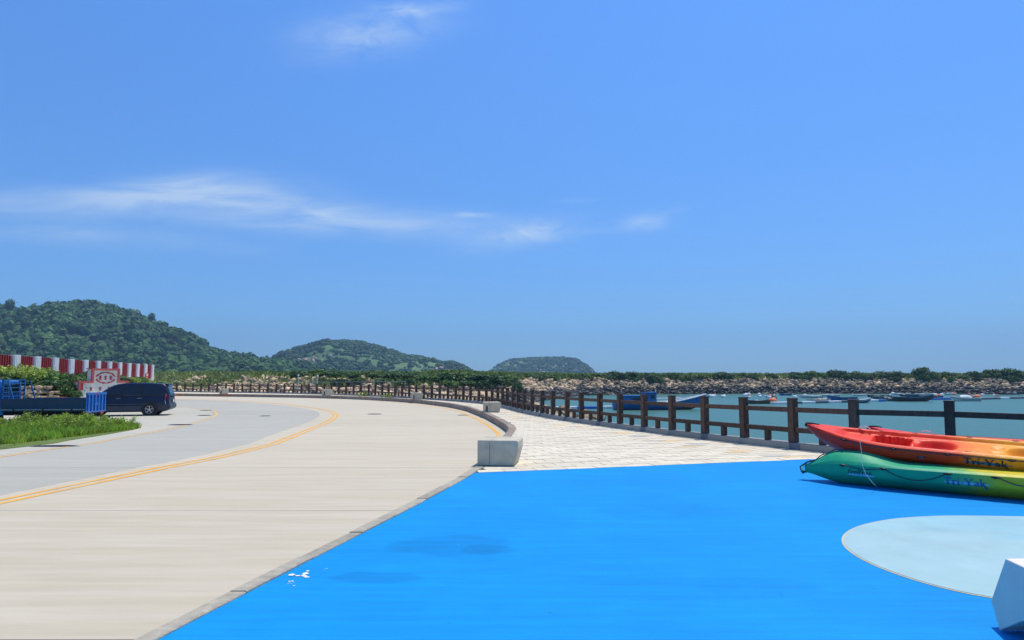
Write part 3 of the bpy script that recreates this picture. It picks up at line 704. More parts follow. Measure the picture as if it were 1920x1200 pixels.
def kayak_mat(name, stops, rough=.42):
    m = bpy.data.materials.new(name); m.use_nodes = True; nt = m.node_tree; N = nt.nodes; L = nt.links; b = N['Principled BSDF']
    b.inputs['Roughness'].default_value = rough; b.inputs['Specular IOR Level'].default_value = .3
    tc = N.new('ShaderNodeTexCoord'); sp = N.new('ShaderNodeSeparateXYZ'); L.new(tc.outputs['Object'], sp.inputs[0])
    nz = N.new('ShaderNodeTexNoise'); nz.inputs['Scale'].default_value = 2.2; nz.inputs['Detail'].default_value = 4; L.new(tc.outputs['Object'], nz.inputs['Vector'])
    def ma(op, a, bb):
        n = N.new('ShaderNodeMath'); n.operation = op
        for i, v in enumerate((a, bb)):
            if isinstance(v, (int, float)): n.inputs[i].default_value = v
            else: L.new(v, n.inputs[i])
        return n.outputs[0]
    x = ma('DIVIDE', ma('ADD', ma('ADD', sp.outputs[0], ma('MULTIPLY', ma('SUBTRACT', nz.outputs[0], .5), 1.0)), ma('MULTIPLY', sp.outputs[1], -.10)), KL)
    cr = N.new('ShaderNodeValToRGB'); L.new(x, cr.inputs[0]); el = cr.color_ramp.elements
    el[0].position = stops[0][0]; el[0].color = (*stops[0][1], 1); el[1].position = stops[-1][0]; el[1].color = (*stops[-1][1], 1)
    for p, c in stops[1:-1]: e = el.new(p); e.color = (*c, 1)
    fn = N.new('ShaderNodeTexNoise'); fn.inputs['Scale'].default_value = 14; fn.inputs['Detail'].default_value = 6; L.new(tc.outputs['Object'], fn.inputs['Vector'])
    mr = N.new('ShaderNodeMapRange'); mr.inputs[1].default_value = .3; mr.inputs[2].default_value = .7; mr.inputs[3].default_value = .9; mr.inputs[4].default_value = 1.08; L.new(fn.outputs[0], mr.inputs[0])
    vm = N.new('ShaderNodeVectorMath'); vm.operation = 'SCALE'; L.new(cr.outputs[0], vm.inputs[0]); L.new(mr.outputs[0], vm.inputs['Scale']); L.new(vm.outputs[0], b.inputs['Base Color'])
    mr2 = N.new('ShaderNodeMapRange'); mr2.inputs[3].default_value = rough - .1; mr2.inputs[4].default_value = rough + .22; L.new(fn.outputs[0], mr2.inputs[0]); L.new(mr2.outputs[0], b.inputs['Roughness'])
    bp = N.new('ShaderNodeBump'); bp.inputs['Strength'].default_value = .12; bp.inputs['Distance'].default_value = .004; L.new(fn.outputs[0], bp.inputs['Height']); L.new(bp.outputs[0], b.inputs['Normal'])
    M[name] = m
kayak_mat('kayak_red', [(0, (.86, .035, .010)), (.44, (.86, .045, .010)), (.52, (.88, .24, .012)), (.6, (.90, .34, .012)), (1, (.90, .38, .014))])
kayak_mat('kayak_scarlet', [(0, (.80, .03, .012)), (.8, (.80, .03, .012)), (.9, (.88, .24, .012)), (1, (.90, .34, .012))])
kayak_mat('kayak_green', [(0, (.010, .36, .165)), (.42, (.010, .37, .18)), (.50, (.18, .44, .10)), (.57, (.62, .50, .02)), (1, (.72, .52, .02))])

# lettering: strokes (x0,y0,x1,y1,w0,w1) in em units, drawn as slabs on the hull side
GLY = {'T': (.62, [(.02, .70, .60, .70, .10, .10), (.04, .72, .04, .56, .06, .02), (.58, .72, .58, .56, .06, .02), (.31, .72, .31, .02, .13, .13), (.18, .02, .44, .02, .05, .05)]),
       'r': (.40, [(.12, .46, .12, .02, .11, .11), (.02, .02, .24, .02, .05, .05), (.02, .46, .12, .46, .05, .05), (.14, .34, .24, .46, .07, .08), (.24, .46, .36, .43, .09, .11)]),
       'i': (.26, [(.12, .46, .12, .02, .11, .11), (.01, .02, .24, .02, .05, .05), (.01, .46, .12, .46, .05, .05), (.06, .66, .18, .66, .11, .11)]),
       '-': (.32, [(.04, .26, .28, .26, .10, .10)]),
       'Y': (.70, [(.06, .72, .33, .36, .13, .11), (.62, .72, .36, .36, .06, .07), (.34, .40, .34, .02, .12, .12), (.20, .02, .48, .02, .05, .05), (-.02, .72, .20, .72, .05, .05), (.50, .72, .72, .72, .05, .05)]),
       'a': (.46, [(.08, .42, .22, .48, .08, .08), (.22, .48, .34, .42, .08, .09), (.34, .42, .34, .02, .11, .11), (.34, .28, .12, .22, .06, .09), (.12, .22, .10, .08, .10, .10), (.10, .08, .22, .02, .09, .06), (.22, .02, .34, .12, .05, .05), (.34, .03, .44, .02, .06, .04)]),
       'k': (.56, [(.13, .76, .13, .02, .11, .11), (.02, .02, .25, .02, .05, .05), (.02, .75, .13, .75, .05, .05), (.16, .22, .40, .46, .05, .05), (.30, .47, .50, .47, .05, .05), (.24, .28, .50, -.12, .12, .13), (.44, -.12, .62, -.16, .07, .03)]),
       'f': (.34, [(.14, .60, .08, -.14, .09, .07), (.14, .60, .22, .70, .07, .06), (.22, .70, .34, .66, .06, .05), (.02, .42, .30, .42, .06, .06)]),
       'e': (.42, [(.06, .24, .36, .28, .05, .05), (.36, .28, .30, .44, .08, .07), (.30, .44, .16, .44, .06, .07), (.16, .44, .06, .24, .08, .09), (.06, .24, .14, .05, .09, .08), (.14, .05, .34, .10, .07, .04)]),
       'l': (.22, [(.14, .74, .08, .02, .09, .08)])}
def lettering(name, text, kk, t0, t1, a_base, em, mt, parent, slant=0.0, off=.004, only=None):
    tot = sum(GLY[c][0] for c in text); b = MB(); x = 0.0; sx = (t1 - t0) / tot
    for c in text:
        for (x0, y0, x1, y1, w0, w1) in GLY[c][1]:
            p, q = Vector((x0, y0)), Vector((x1, y1)); d = (q - p).normalized(); n = Vector((-d.y, d.x)); cs = []
            segs = 4
            for i in range(segs + 1):
                m = p.lerp(q, i / segs); w = 1.22 * (w0 + (w1 - w0) * i / segs); cs.append((m + n * w / 2, m - n * w / 2))
            vs = []
            for A, B in cs:
                for g in (A, B):
                    tt = t0 + (x + g.x + slant * g.y) * sx; vs.append(kk['pt'](tt, a_base + g.y * em, off))
            b.add(vs, [(2 * i, 2 * i + 1, 2 * i + 3, 2 * i + 2) for i in range(segs)])
        x += GLY[c][0]
    return b.build(name, mt, parent, fixn=False)
M['letter_dark'] = mat('letter_dark', (.020, .028, .05), .5); M['letter_blue'] = mat('letter_blue', (.03, .14, .28), .5); M['letter_pale'] = mat('letter_pale', (.25, .45, .62), .5)
KAY = {k: make_kayak(k) for k in ('red', 'green')}
def kayak(kind, loc, hd, pitch, roll, mtname, label, words=True):
    kk = KAY[kind]; d = Vector((math.cos(hd) * math.cos(pitch), math.sin(hd) * math.cos(pitch), math.sin(pitch))); n0 = Vector((math.sin(hd), -math.cos(hd), 0)); u0 = d.cross(-n0)
    if u0.z < 0: u0 = -u0
    n = n0 * math.cos(roll) - u0 * math.sin(roll); u = u0 * math.cos(roll) + n0 * math.sin(roll)
    e = empty('kayak', loc, 0, label, 'kayak', 'plastic kayaks stacked on the blue court')
    e.matrix_world = Matrix(((d.x, n.x, u.x, loc[0]), (d.y, n.y, u.y, loc[1]), (d.z, n.z, u.z, loc[2]), (0, 0, 0, 1)))
    if n.cross(u).dot(d) < 0: pass
    kk['hull'].build('hull', mtname, e, smooth=50)
    b = MB(); b.add(*kk['deck']); b.build('deck', mtname, e, smooth=45)
    # grab line along the gunwale, scupper cups, bow toggle
    pt = kk['pt']
    if kk['red']:
        g = MB(); g.tube([pt(t, .93, .004) for t in np.linspace(.55, KL - .5, 60)], .006, 5); g.build('grab_line', 'rope', e)
        for t in (.60, 1.30, 1.98, 2.72, 3.4):
            c = MB(); p = pt(t, .93, .003); c.tube([pt(t - .05, .93, .005), pt(t, .93, .010), pt(t + .05, .93, .005)], [.006, .018, .006], 8); c.build('line_eye', 'black', e)
        for t, v in ((1.02, -.86), (1.50, -.88), (1.75, -.90), (2.20, -.88), (2.75, -.88), (1.75, .5)):
            c = MB(); zc = kk['deckf'](t, v) + .003; w = float(kw(t)); c.add([(t + .05 * math.cos(i * .628), v * w + .018 * math.sin(i * .628), zc) for i in range(10)], [tuple(range(10))]); c.build('scupper', 'kayak_scupper', e)
        c = MB(); w = float(kw(2.3)); c.tube([(2.18, .50 * w, kk['deckf'](2.18, .5) + .004), (2.36, .66 * w, kk['deckf'](2.36, .66) + .004)], [.020, .010], 6); c.build('moulded_slot', 'kayak_scupper', e)
        c = MB(); w = float(kw(1.4)); c.tube([(1.22, .62 * w, kk['deckf'](1.22, .62) + .002), (1.55, .72 * w, kk['deckf'](1.55, .72) + .002)], .010, 6); c.build('moulded_slot', 'kayak_scupper', e)
        c = MB(); z = float(kk['gun'](0.0)); c.tube([(.0, .0, z + .02), (-.015, 0, z - .01), (.0, 0, z - .03)], .022, 7); c.tube([(.0, .0, z + .025), (.10, .015, z + .03), (.2, .02, z + .022)], [.012, .014, .008], 6); c.build('toggle_handle', 'black', e)
        w = float(kw(.8)); z = kk['deckf'](.8, -.8); c = MB(); c.tube([(.72, -.8 * w, z), (.74, -.8 * w, z + .035), (.80, -.82 * w, z + .05), (.87, -.8 * w, z + .04), (.9, -.8 * w, z)], .010, 6); c.build('rope_handle', 'rope_white', e)
        if words:
            lettering('lettering', 'Tri-Yak', kk, 2.17, 2.68, .61, .36, 'letter_dark', e, off=.006)
            s = MB(); vs = []
            for i in range(13):
                t = 2.17 + .55 * i / 12; wv = .045 * math.sin(math.pi * min(1, i / 12 * 1.05)) + .02; vs += [pt(t, .70 + wv, .0035), pt(t, .70 - wv, .0035)]
            s.add(vs, [(2 * i, 2 * i + 1, 2 * i + 3, 2 * i + 2) for i in range(12)]); s.build('lettering_swash', 'letter_blue', e, fixn=False)
            s = MB()
            for (ta, aa, r1, r2) in ((1.62, .70, .022, .05), (1.66, .69, .028, .055), (1.70, .72, .018, .045)):
                s.add([pt(ta + r1 * math.cos(i * .785), aa + r2 * math.sin(i * .785), .005 + .001 * (ta - 1.6)) for i in range(8)], [tuple(range(8))], 0 if ta != 1.66 else 1)
            s.build('maker_mark', ['letter_dark', 'letter_blue'], e, fixn=False)
    else:
        def hang(ta, tb, aa, sag, n=16): return [pt(ta + (tb - ta) * i / n, aa - sag * math.sin(math.pi * i / n), .012) for i in range(n + 1)]
        for h_ in ((.62, 1.18, .97, .10, 16), (1.18, 1.98, .97, .36, 26), (2.55, 3.1, .95, .22, 16), (3.1, 3.8, .95, .3, 16)): g = MB(); g.tube(hang(*h_), .007, 5); g.build('grab_line', 'rope', e)
        for t in (.62, 1.18, 1.98, 2.52, 3.1):
            c = MB(); c.tube([pt(t - .05, .95, .005), pt(t, .95, .012), pt(t + .05, .95, .005)], [.006, .02, .006], 8); c.build('line_eye', 'black', e)
        z = float(kk['gun'](0.0)); c = MB(); c.tube([(.16, .03, z + .13), (.05, .05, z + .10), (-.06, .05, z + .02), (-.05, .03, z - .06), (.02, 0, z - .07)], .011, 6); c.tube([(.18, -.03, z + .13), (.07, -.02, z + .12), (-.02, 0, z + .03), (-.04, .02, z - .05)], .009, 6, 1); c.tube([(-.03, -.05, z - .07), (-.02, .05, z - .07)], .022, 7); c.build('toggle_handle', ['black', 'rope_white'], e)
        c = MB(); c.tube([(t, .01, kk['deckf'](t, 0) + .012 + .012 * math.sin(t * 30)) for t in np.linspace(.1, .75, 16)], .008, 5); c.build('deck_line', 'rope', e)
        if words:
            lettering('lettering', 'Tri-Yak', kk, 1.93, 2.42, .56, .38, 'letter_blue', e, off=.006)
            lettering('maker_lettering', 'feelfree', kk, .68, 1.02, .64, .26, 'letter_dark', e, slant=.2, off=.005)
            s = MB(); vs = []
            for i in range(13):
                t = 1.93 + .52 * i / 12; wv = .04 * math.sin(math.pi * min(1, i / 12 * 1.05)) + .018; vs += [pt(t, .65 + wv, .0035), pt(t, .65 - wv, .0035)]
            s.add(vs, [(2 * i, 2 * i + 1, 2 * i + 3, 2 * i + 2) for i in range(12)]); s.build('lettering_swash', 'letter_pale', e, fixn=False)
            s = MB(); vs = []
            for i in range(9):
                t = .68 + .38 * i / 8; vs += [pt(t, .62 + .04 * math.sin(math.pi * i / 8), .003), pt(t, .57, .003)]
            s.add(vs, [(2 * i, 2 * i + 1, 2 * i + 3, 2 * i + 2) for i in range(8)]); s.build('maker_swash', 'letter_pale', e, fixn=False)
    return e
M['kayak_scupper'] = mat('kayak_scupper', (.40, .015, .012), .5)
HD = -.66
kayak('green', (4.74, 10.95, 0.0), HD, 0.0, .02, 'kayak_green', 'green and yellow kayak lying on the blue floor under the lettered red kayak')
kayak('red', (4.92, 11.22, .425), HD, -.042, .22, 'kayak_red', 'red and orange kayak on top of the green kayak, bow pointing at the fence')
kayak('green', (6.20, 11.30, 0.0), HD + .03, 0, 0, 'kayak_green', 'green kayak hidden under the second red kayak by the fence', False)
kayak('red', (6.09, 11.50, .335), HD + .03, -.015, .06, 'kayak_scarlet', 'second red kayak with a white rope handle, nearer the fence', False)
# loose cord hanging from the red kayak over the green one
cd = MB(); q = [at_y(1612, 825, 9.72), at_y(1615, 845, 9.70), at_y(1616, 862, 9.68), at_y(1618, 876, 9.66), at_y(1624, 890, 9.66), at_y(1636, 905, 9.7), at_z(1645, 914, .01)]
cd.tube(q, .0035, 5); tag(cd.build('loose_cord', 'rope_white'), 'thin pale cord hanging from the red kayak down to the floor', 'cord')

# ------------------------------------------------------------------ dark blue van
def wheel(parent, loc, r, w, side, rim_mat='alloy'):
    t = MB(); n = 28; pr = [(r * .62, -w / 2), (r * .93, -w / 2), (r, -w * .32), (r, w * .32), (r * .93, w / 2), (r * .62, w / 2)]
    rings = [[(q * math.cos(2 * math.pi * i / n), y, q * math.sin(2 * math.pi * i / n)) for q, y in pr] for i in range(n + 1)]
    t.loft(rings, 0, closed=True, caps=False); wo = t.build('wheel', 'tyre', parent, smooth=50); wo.location = loc
    d = MB(); d.cyl((0, side * (w / 2 - .05), 0), r * .63, .02, 'y', 24, 1)
    for k in range(5):
        a = 2 * math.pi * k / 5 + .3; c = (r * .34 * math.cos(a), side * (w / 2 - .028), r * .34 * math.sin(a))
        d.bar((r * .08 * math.cos(a), c[1], r * .08 * math.sin(a)), (r * .60 * math.cos(a), c[1], r * .60 * math.sin(a)), r * .19, .03)
    rg = []
    for i in range(25): a = 2 * math.pi * i / 24; rg.append([(q * math.cos(a), side * y, q * math.sin(a)) for q, y in ((r * .56, w / 2 - .04), (r * .56, w / 2 - .012), (r * .655, w / 2 - .005), (r * .655, w / 2 - .04))])
    d.loft(rg, 0, closed=True, caps=False); d.cyl((0, side * (w / 2 - .022), 0), r * .13, .04, 'y', 14); d.build('rim', [rim_mat, 'black'], wo, smooth=40)
def side_loft(side, wf, inset=.05):           # side profile polygon -> body, half width wf(x,z), softened edges
    n = len(side); cx = sum(p[0] for p in side) / n; cz = sum(p[1] for p in side) / n
    def ring(y_in, shrink, sg):
        o_ = []
        for x, z in side: d = Vector((x - cx, z - cz)); l = d.length; d *= (l - shrink) / l; o_.append((cx + d.x, sg * (wf(cx + d.x, cz + d.y) - y_in), cz + d.y))
        return o_
    return [ring(0, inset * 1.6, -1), ring(inset * .35, inset * .5, -1), ring(inset, 0, -1), ring(inset, 0, 1), ring(inset * .35, inset * .5, 1), ring(0, inset * 1.6, 1)]
def make_van():
    e = empty('parked_van', (0, 0, 0), 0, 'dark blue people carrier with silver alloy wheels parked behind the blue truck', 'van')
    # x: rear = 0, front = -4.58 ; y: near side = -0.885
    lower = [(0.0, .62), (.03, .50), (-.02, .34), (-.10, .27), (-.55, .26), (-3.2, .23), (-4.35, .24), (-4.50, .32), (-4.57, .48), (-4.54, .66), (-4.36, .84), (-3.95, .95), (-3.35, 1.03), (-2.0, 1.06), (-.2, 1.08), (-.03, .98)]
    wl = lambda x, z: .885 - .10 * max(0, (-x - 3.7) / .9) ** 2 - .05 * max(0, (x + .35) / .38) ** 2 - .03 * max(0, (z - .8) / .3) + .015 * math.sin(max(0, min(1, (z - .3) / .6)) * math.pi)
    b = MB(); b.loft(side_loft(lower, wl, .05)); b.build('body', 'van', e, smooth=40)
    gh = [(-.03, 1.04), (-.10, 1.30), (-.22, 1.60), (-.34, 1.69), (-.9, 1.735), (-1.6, 1.75), (-2.2, 1.735), (-2.55, 1.68), (-2.85, 1.56), (-3.15, 1.36), (-3.55, 1.05), (-2.0, 1.03)]
    wg = lambda x, z: .865 - .20 * max(0, (z - 1.0) / .75) - .05 * max(0, (-x - 2.6))
    b = MB(); b.loft(side_loft(gh, wg, .06)); b.build('cabin', 'van', e, smooth=40)
    def win(poly, nm='side_window', mt='glass', off=.006, label=None):
        for sg in (-1, 1):
            w = MB(); vs = [(x, sg * (wg(x, z) + off), z) for x, z in poly]; vi = [(x, sg * (wg(x, z) - .01), z) for x, z in poly]; n = len(poly)
            w.add(vs + vi, [tuple(range(n))] + [(i, (i + 1) % n, n + (i + 1) % n, n + i) for i in range(n)]); w.build(nm, mt, e)
    win([(-2.30, 1.10), (-2.30, 1.54), (-2.52, 1.50), (-2.78, 1.38), (-3.22, 1.10)]); win([(-1.40, 1.10), (-1.40, 1.60), (-2.18, 1.57), (-2.22, 1.10)]); win([(-.42, 1.13), (-.50, 1.52), (-.6, 1.585), (-1.30, 1.60), (-1.30, 1.10)])
    for x, z0, z1 in ((-1.35, 1.1, 1.6), (-2.26, 1.1, 1.57)):
        for sg in (-1, 1): p = MB(); p.bar((x, sg * (wg(x, z0) + .004), z0), (x, sg * (wg(x, z1) + .004), z1), .02, .06); p.build('door_pillar', 'black', e)
    rw = MB(); rw.add([(-.015, -.62, 1.14), (-.015, .62, 1.14), (-.155, .55, 1.53), (-.155, -.55, 1.53)], [(0, 1, 2, 3)]); rw.build('rear_window', 'glass', e)
    ws = MB(); ws.add([(-3.42, -.70, 1.12), (-3.42, .70, 1.12), (-2.74, .58, 1.63), (-2.74, -.58, 1.63)], [(0, 1, 2, 3)]); ws.build('windscreen', 'glass', e)
    for sg in (-1, 1):
        s = MB(); s.box((-2.1, sg * .878, .40), (2.5, .03, .26)); s.box((-2.1, sg * .886, .62), (2.5, .02, .05)); s.build('side_skirt', 'van_low', e, bevel=.008)
        for x in (-1.42, -2.42):
            h = MB(); h.bar((x - .13, sg * .90, .93), (x + .10, sg * .90, .945), .03, .035); h.build('door_handle', 'chrome', e)
        for x in (-1.36, -2.28):
            g = MB(); g.bar((x, sg * .889, .30), (x, sg * .884, 1.04), .004, .012); g.build('door_gap', 'black', e)
        t = MB(); t.add([(-.02, sg * .70, .78), (-.24, sg * .868, .78), (-.22, sg * .852, 1.16), (-.10, sg * .70, 1.18)], [(0, 1, 2, 3)]); t.add([(-.022, sg * .70, .60), (-.2, sg * .878, .62), (-.24, sg * .872, .78), (-.018, sg * .70, .78)], [(0, 1, 2, 3)], 1)
        o = t.build('tail_light', ['lamp_red', 'lamp_white'], e); o.location.x = .022
        o.location.y = sg * .02
        hl = MB(); hl.box((-4.36, sg * .66, .70), (.26, .26, .16), 0, 0, (.8, .8)); hl.build('headlight', 'lamp_white', e, bevel=.03)
        m_ = MB(); m_.box((-3.08, sg * 1.00, 1.10), (.12, .2, .15)); m_.build('wing_mirror', 'van', e, bevel=.03)
        for x in (-.95, -3.70): ar = MB(); ar.cyl((x, sg * .80, .36), .40, .19, 'y', 28); ar.build('wheel_arch', 'black', e)
        for x in (-.95, -3.70): wheel(e, (x, sg * .80, .33), .33, .21, sg)
    bm_ = MB(); bm_.loft([[(x - .02, y * k, z) for x, z in ((.02, .62), (.08, .58), (.08, .40), (.0, .33), (-.30, .33), (-.30, .60))] for y, k in ((-.88, 1), (-.80, 1), (.80, 1), (.88, 1))]); bm_.build('rear_bumper', 'van_low', e, smooth=40)
    sp = MB(); sp.prism([(-.30, 1.70), (-.02, 1.665), (-.0, 1.64), (-.28, 1.655)], 'y', -.56, .56); sp.build('roof_spoiler', 'van', e, bevel=.008)
    u = MB(); u.box((-2.3, 0, .27), (3.9, 1.3, .14)); u.build('underbody', 'chassis', e)
    pl = MB(); pl.box((.063, 0, .78), (.015, .34, .16)); pl.build('number_plate', 'lamp_white', e)
    return e
van = make_van(); vp = G(280, 779.5, z_road); va = R(17); van.rotation_euler = (0, 0, va); van.location = (vp.x + .95 * math.cos(va) - .80 * math.sin(va), vp.y + .95 * math.sin(va) + .80 * math.cos(va), vp.z)

# ------------------------------------------------------------------ blue flatbed truck
def make_truck():
    e = empty('flatbed_truck', (0, 0, 0), 0, 'small blue flatbed truck with a ribbed tailgate parked behind the grass verge', 'truck')
    # x: rear = 0, cab towards -x ; near side y = -0.8
    Lb, W, zf, zt = 3.22, 1.62, .70, 1.16
    b = MB(); b.box((-Lb / 2, 0, zf - .03), (Lb, W - .06, .06)); b.build('load_floor', 'truck_shaded', e)
    for sg in (-1, 1):
        s = MB(); s.box((-Lb / 2, sg * W / 2, (zf + zt) / 2), (Lb - .02, .035, zt - zf - .004)); s.box((-Lb / 2, sg * (W / 2 + .012), zt - .025), (Lb - .02, .05, .05)); o = s.build('side_gate', 'truck_shaded', e, bevel=.006)
        r = MB(); r.box((-Lb / 2, sg * (W / 2 + .014), zf + .015), (Lb - .03, .03, .035)); r.build('side_rail', 'alloy_dull', o)
        for x in (-.5, -1.6, -2.7): h = MB(); h.box((x, sg * (W / 2 + .03), zf + .03), (.05, .03, .08)); h.build('hinge', 'chassis', o)
    tg = MB(); tg.box((.02, 0, .98), (.035, W + .02, .82)); tg.box((.045, 0, 1.35), (.05, W + .02, .10)); tg.box((.045, 0, .60), (.05, W + .02, .06)); o = tg.build('tailgate', 'truck_blue', e, bevel=.006)
    for k in range(6): r = MB(); r.box((.06, -.70 + k * .28, .965), (.055, .085, .66)); r.build('rib', 'truck_blue', o, bevel=.01)
    h = MB(); h.box((.055, -.08, .93), (.03, .26, .12)); h.build('latch_plate', 'truck_blue', o)
    rf = MB(); rf.cyl((.07, -.12, 1.30), .06, .03, 'x', 12); rf.build('reflector', 'lamp_red', o)
    # headboard rack
    x0 = -Lb + .02
    k = MB()
    for y in (-.74, -.38, .38, .74): k.bar((x0, y, zf), (x0 - .02, y, 1.95), .05, .05)
    k.bar((x0 + .55, -.76, zf), (x0 + .18, -.76, 1.90), .045, .045); k.bar((x0 + .55, .76, zf), (x0 + .18, .76, 1.90), .045, .045)
    for z in (1.25, 1.42, 1.60, 1.78, 1.92): k.bar((x0, -.76, z), (x0, .76, z), .04, .035)
    for z in (1.3, 1.5, 1.7, 1.88): k.bar((x0, -.76, z), (x0 + .52 - (z - .7) * .3, -.76, z), .03, .03)
    k.build('headboard_rack', 'truck_rack', e)
    # cab
    cabp = [(x0 - .10, .50), (x0 - .10, 1.86), (x0 - .30, 1.93), (x0 - 1.05, 1.90), (x0 - 1.45, 1.30), (x0 - 1.62, 1.12), (x0 - 1.66, .50)]
    wf = lambda x, z: .78 - .10 * max(0, (z - 1.2) / .7)
    c = MB(); c.loft(side_loft(cabp, wf, .05)); cab = c.build('cab', 'truck_blue', e, smooth=40)
    for sg in (-1, 1):
        w = MB(); pl = [(x0 - .42, 1.28), (x0 - .42, 1.78), (x0 - 1.0, 1.76), (x0 - 1.30, 1.28)]; w.add([(x, sg * (wf(x, z) + .006), z) for x, z in pl], [(0, 1, 2, 3)]); w.build('side_window', 'glass', cab)
        hd = MB(); hd.bar((x0 - .40, sg * .80, 1.14), (x0 - .55, sg * .80, 1.14), .03, .04); hd.build('door_handle', 'black', cab)
        m_ = MB(); m_.box((x0 - 1.32, sg * .92, 1.42), (.07, .12, .24)); m_.build('wing_mirror', 'black', cab, bevel=.02)
        lp = MB(); lp.box((x0 - 1.66, sg * .6, .74), (.05, .22, .16)); lp.build('headlight', 'lamp_white', cab, bevel=.02)
    rw = MB(); rw.box((x0 - .088, 0, 1.55), (.02, 1.0, .36)); rw.build('rear_window', 'glass', cab)
    ws = MB(); ws.add([(x0 - 1.44, -.66, 1.34), (x0 - 1.44, .66, 1.34), (x0 - 1.09, .6, 1.84), (x0 - 1.09, -.6, 1.84)], [(0, 1, 2, 3)]); ws.build('windscreen', 'glass', cab)
    ch = MB(); ch.box((-2.3, -.36, .55), (4.3, .09, .16)); ch.box((-2.3, .36, .55), (4.3, .09, .16)); ch.box((-1.6, 0, .50), (1.0, .9, .26)); ch.cyl((-.95, 0, .33), .06, 1.3, 'y', 10); ch.box((-2.2, -.55, .48), (.6, .3, .3)); ch.build('chassis_frame', 'chassis', e)
    for y in (-.55, .55): mf = MB(); mf.box((-.28, y, .42), (.02, .42, .36)); mf.build('mud_flap', 'chassis', e)
    for sg in (-1, 1):
        for x in (-.95, x0 - 1.05): wheel(e, (x, sg * .64, .31), .31, .18, sg, 'alloy_dull')
        tl = MB(); tl.box((-.02, sg * .62, .52), (.05, .24, .09)); tl.build('tail_light', 'lamp_red', e)
    return e
M['alloy_dull'] = mat('alloy_dull', (.42, .42, .42), .6, .2, 6, metal=.3); M['truck_rack'] = mat('truck_rack', (.02, .13, .30), .5, .3, 6)
truck = make_truck(); tp = at_y(155, 770, 27.6); truck.rotation_euler = (0, 0, R(7)); truck.location = (tp.x, 27.6 + .81, z_road(28.4))

# ------------------------------------------------------------------ foliage helpers
def leaf_cloud(n, lumps, leaf, seed, flat=.0):
    """n leaf quads spread through the volume of the given lumps (cx,cy,cz,rx,ry,rz)."""
    r = np.random.default_rng(seed); lumps = np.array(lumps, float); wts = lumps[:, 3] * lumps[:, 4] * lumps[:, 5]; wts = wts ** .67; wts /= wts.sum()
    idx = r.choice(len(lumps), n, p=wts); d = r.normal(size=(n, 3)); d /= np.linalg.norm(d, axis=1)[:, None]; rad = (.55 + .45 * r.random(n) ** .6) * (1 + .13 * r.normal(size=n))
    C = lumps[idx, :3] + d * rad[:, None] * lumps[idx, 3:]; C[:, 2] = np.maximum(C[:, 2], .02)
    nn = d * .7 + r.normal(size=(n, 3)) * .6 + np.array([0, 0, .35]); nn /= np.linalg.norm(nn, axis=1)[:, None]
    a = np.cross(nn, r.normal(size=(n, 3))); a /= np.linalg.norm(a, axis=1)[:, None]; b = np.cross(nn, a)
    L_ = leaf * (.6 + .8 * r.random(n))[:, None]; a *= L_; b *= L_ * .55
    V = np.stack([C - a, C + b * .9 + a * .1, C + a, C - b * .9 + a * .1], 1).reshape(-1, 3); Fq = np.arange(4 * n).reshape(-1, 4); return V, Fq
def rand_lumps(k, rx, ry, rz, seed):
    r = np.random.default_rng(seed); out = [(0, 0, rz * .55, rx * .62, ry * .62, rz * .5)]
    for i in range(k):
        a = r.random() * 6.283; q = .35 + .45 * r.random(); s = .26 + .22 * r.random()
        out.append((rx * q * math.cos(a), ry * q * math.sin(a), rz * (.25 + .6 * r.random()) * (1.08 - .35 * q), rx * s, ry * s, rz * s * .85))
    return out
def stems_mesh(name, h, n, seed, r0=.03, spread=.5):
    r = random.Random(seed); b = MB()
    for i in range(n):
        a = r.random() * 6.283; s = spread * r.uniform(.3, 1); b.tube([(.03 * math.cos(a), .03 * math.sin(a), -.1), (s * .35 * math.cos(a), s * .35 * math.sin(a), h * .45), (s * math.cos(a), s * math.sin(a), h * r.uniform(.75, .95))], [r0, r0 * .7, r0 * .3], 5)
    return b.mesh(name, 'trunk')
SHR = {}
def shrub_kind(key, nleaf, k, rx, rz, leaf, seed, mt):
    V, Fq = leaf_cloud(nleaf, rand_lumps(k, rx, rx, rz, seed), leaf, seed)
    SHR[key] = (np_mesh('crown', V, Fq, mt), stems_mesh('trunk', rz * .8, 5, seed, .03 * rz, rx * .45))
for s in range(4):
    shrub_kind(('dark', s), 1500, 9, 1.0, 1.0, .115, 20 + s, 'leaf_dark'); shrub_kind(('mid', s), 1500, 9, 1.0, 1.0, .115, 40 + s, 'leaf_mid'); shrub_kind(('lime', s), 1700, 10, 1.0, 1.0, .085, 60 + s, 'leaf_lime')
def shrub(key, loc, sx, sz, label, group, name='shrub', cat='shrub'):
    cr, st = SHR[key]; e = empty(name, loc, random.random() * 6.28, label, cat, group); e.scale = (sx, sx, sz); obj('crown', cr, e); obj('trunk', st, e); return e

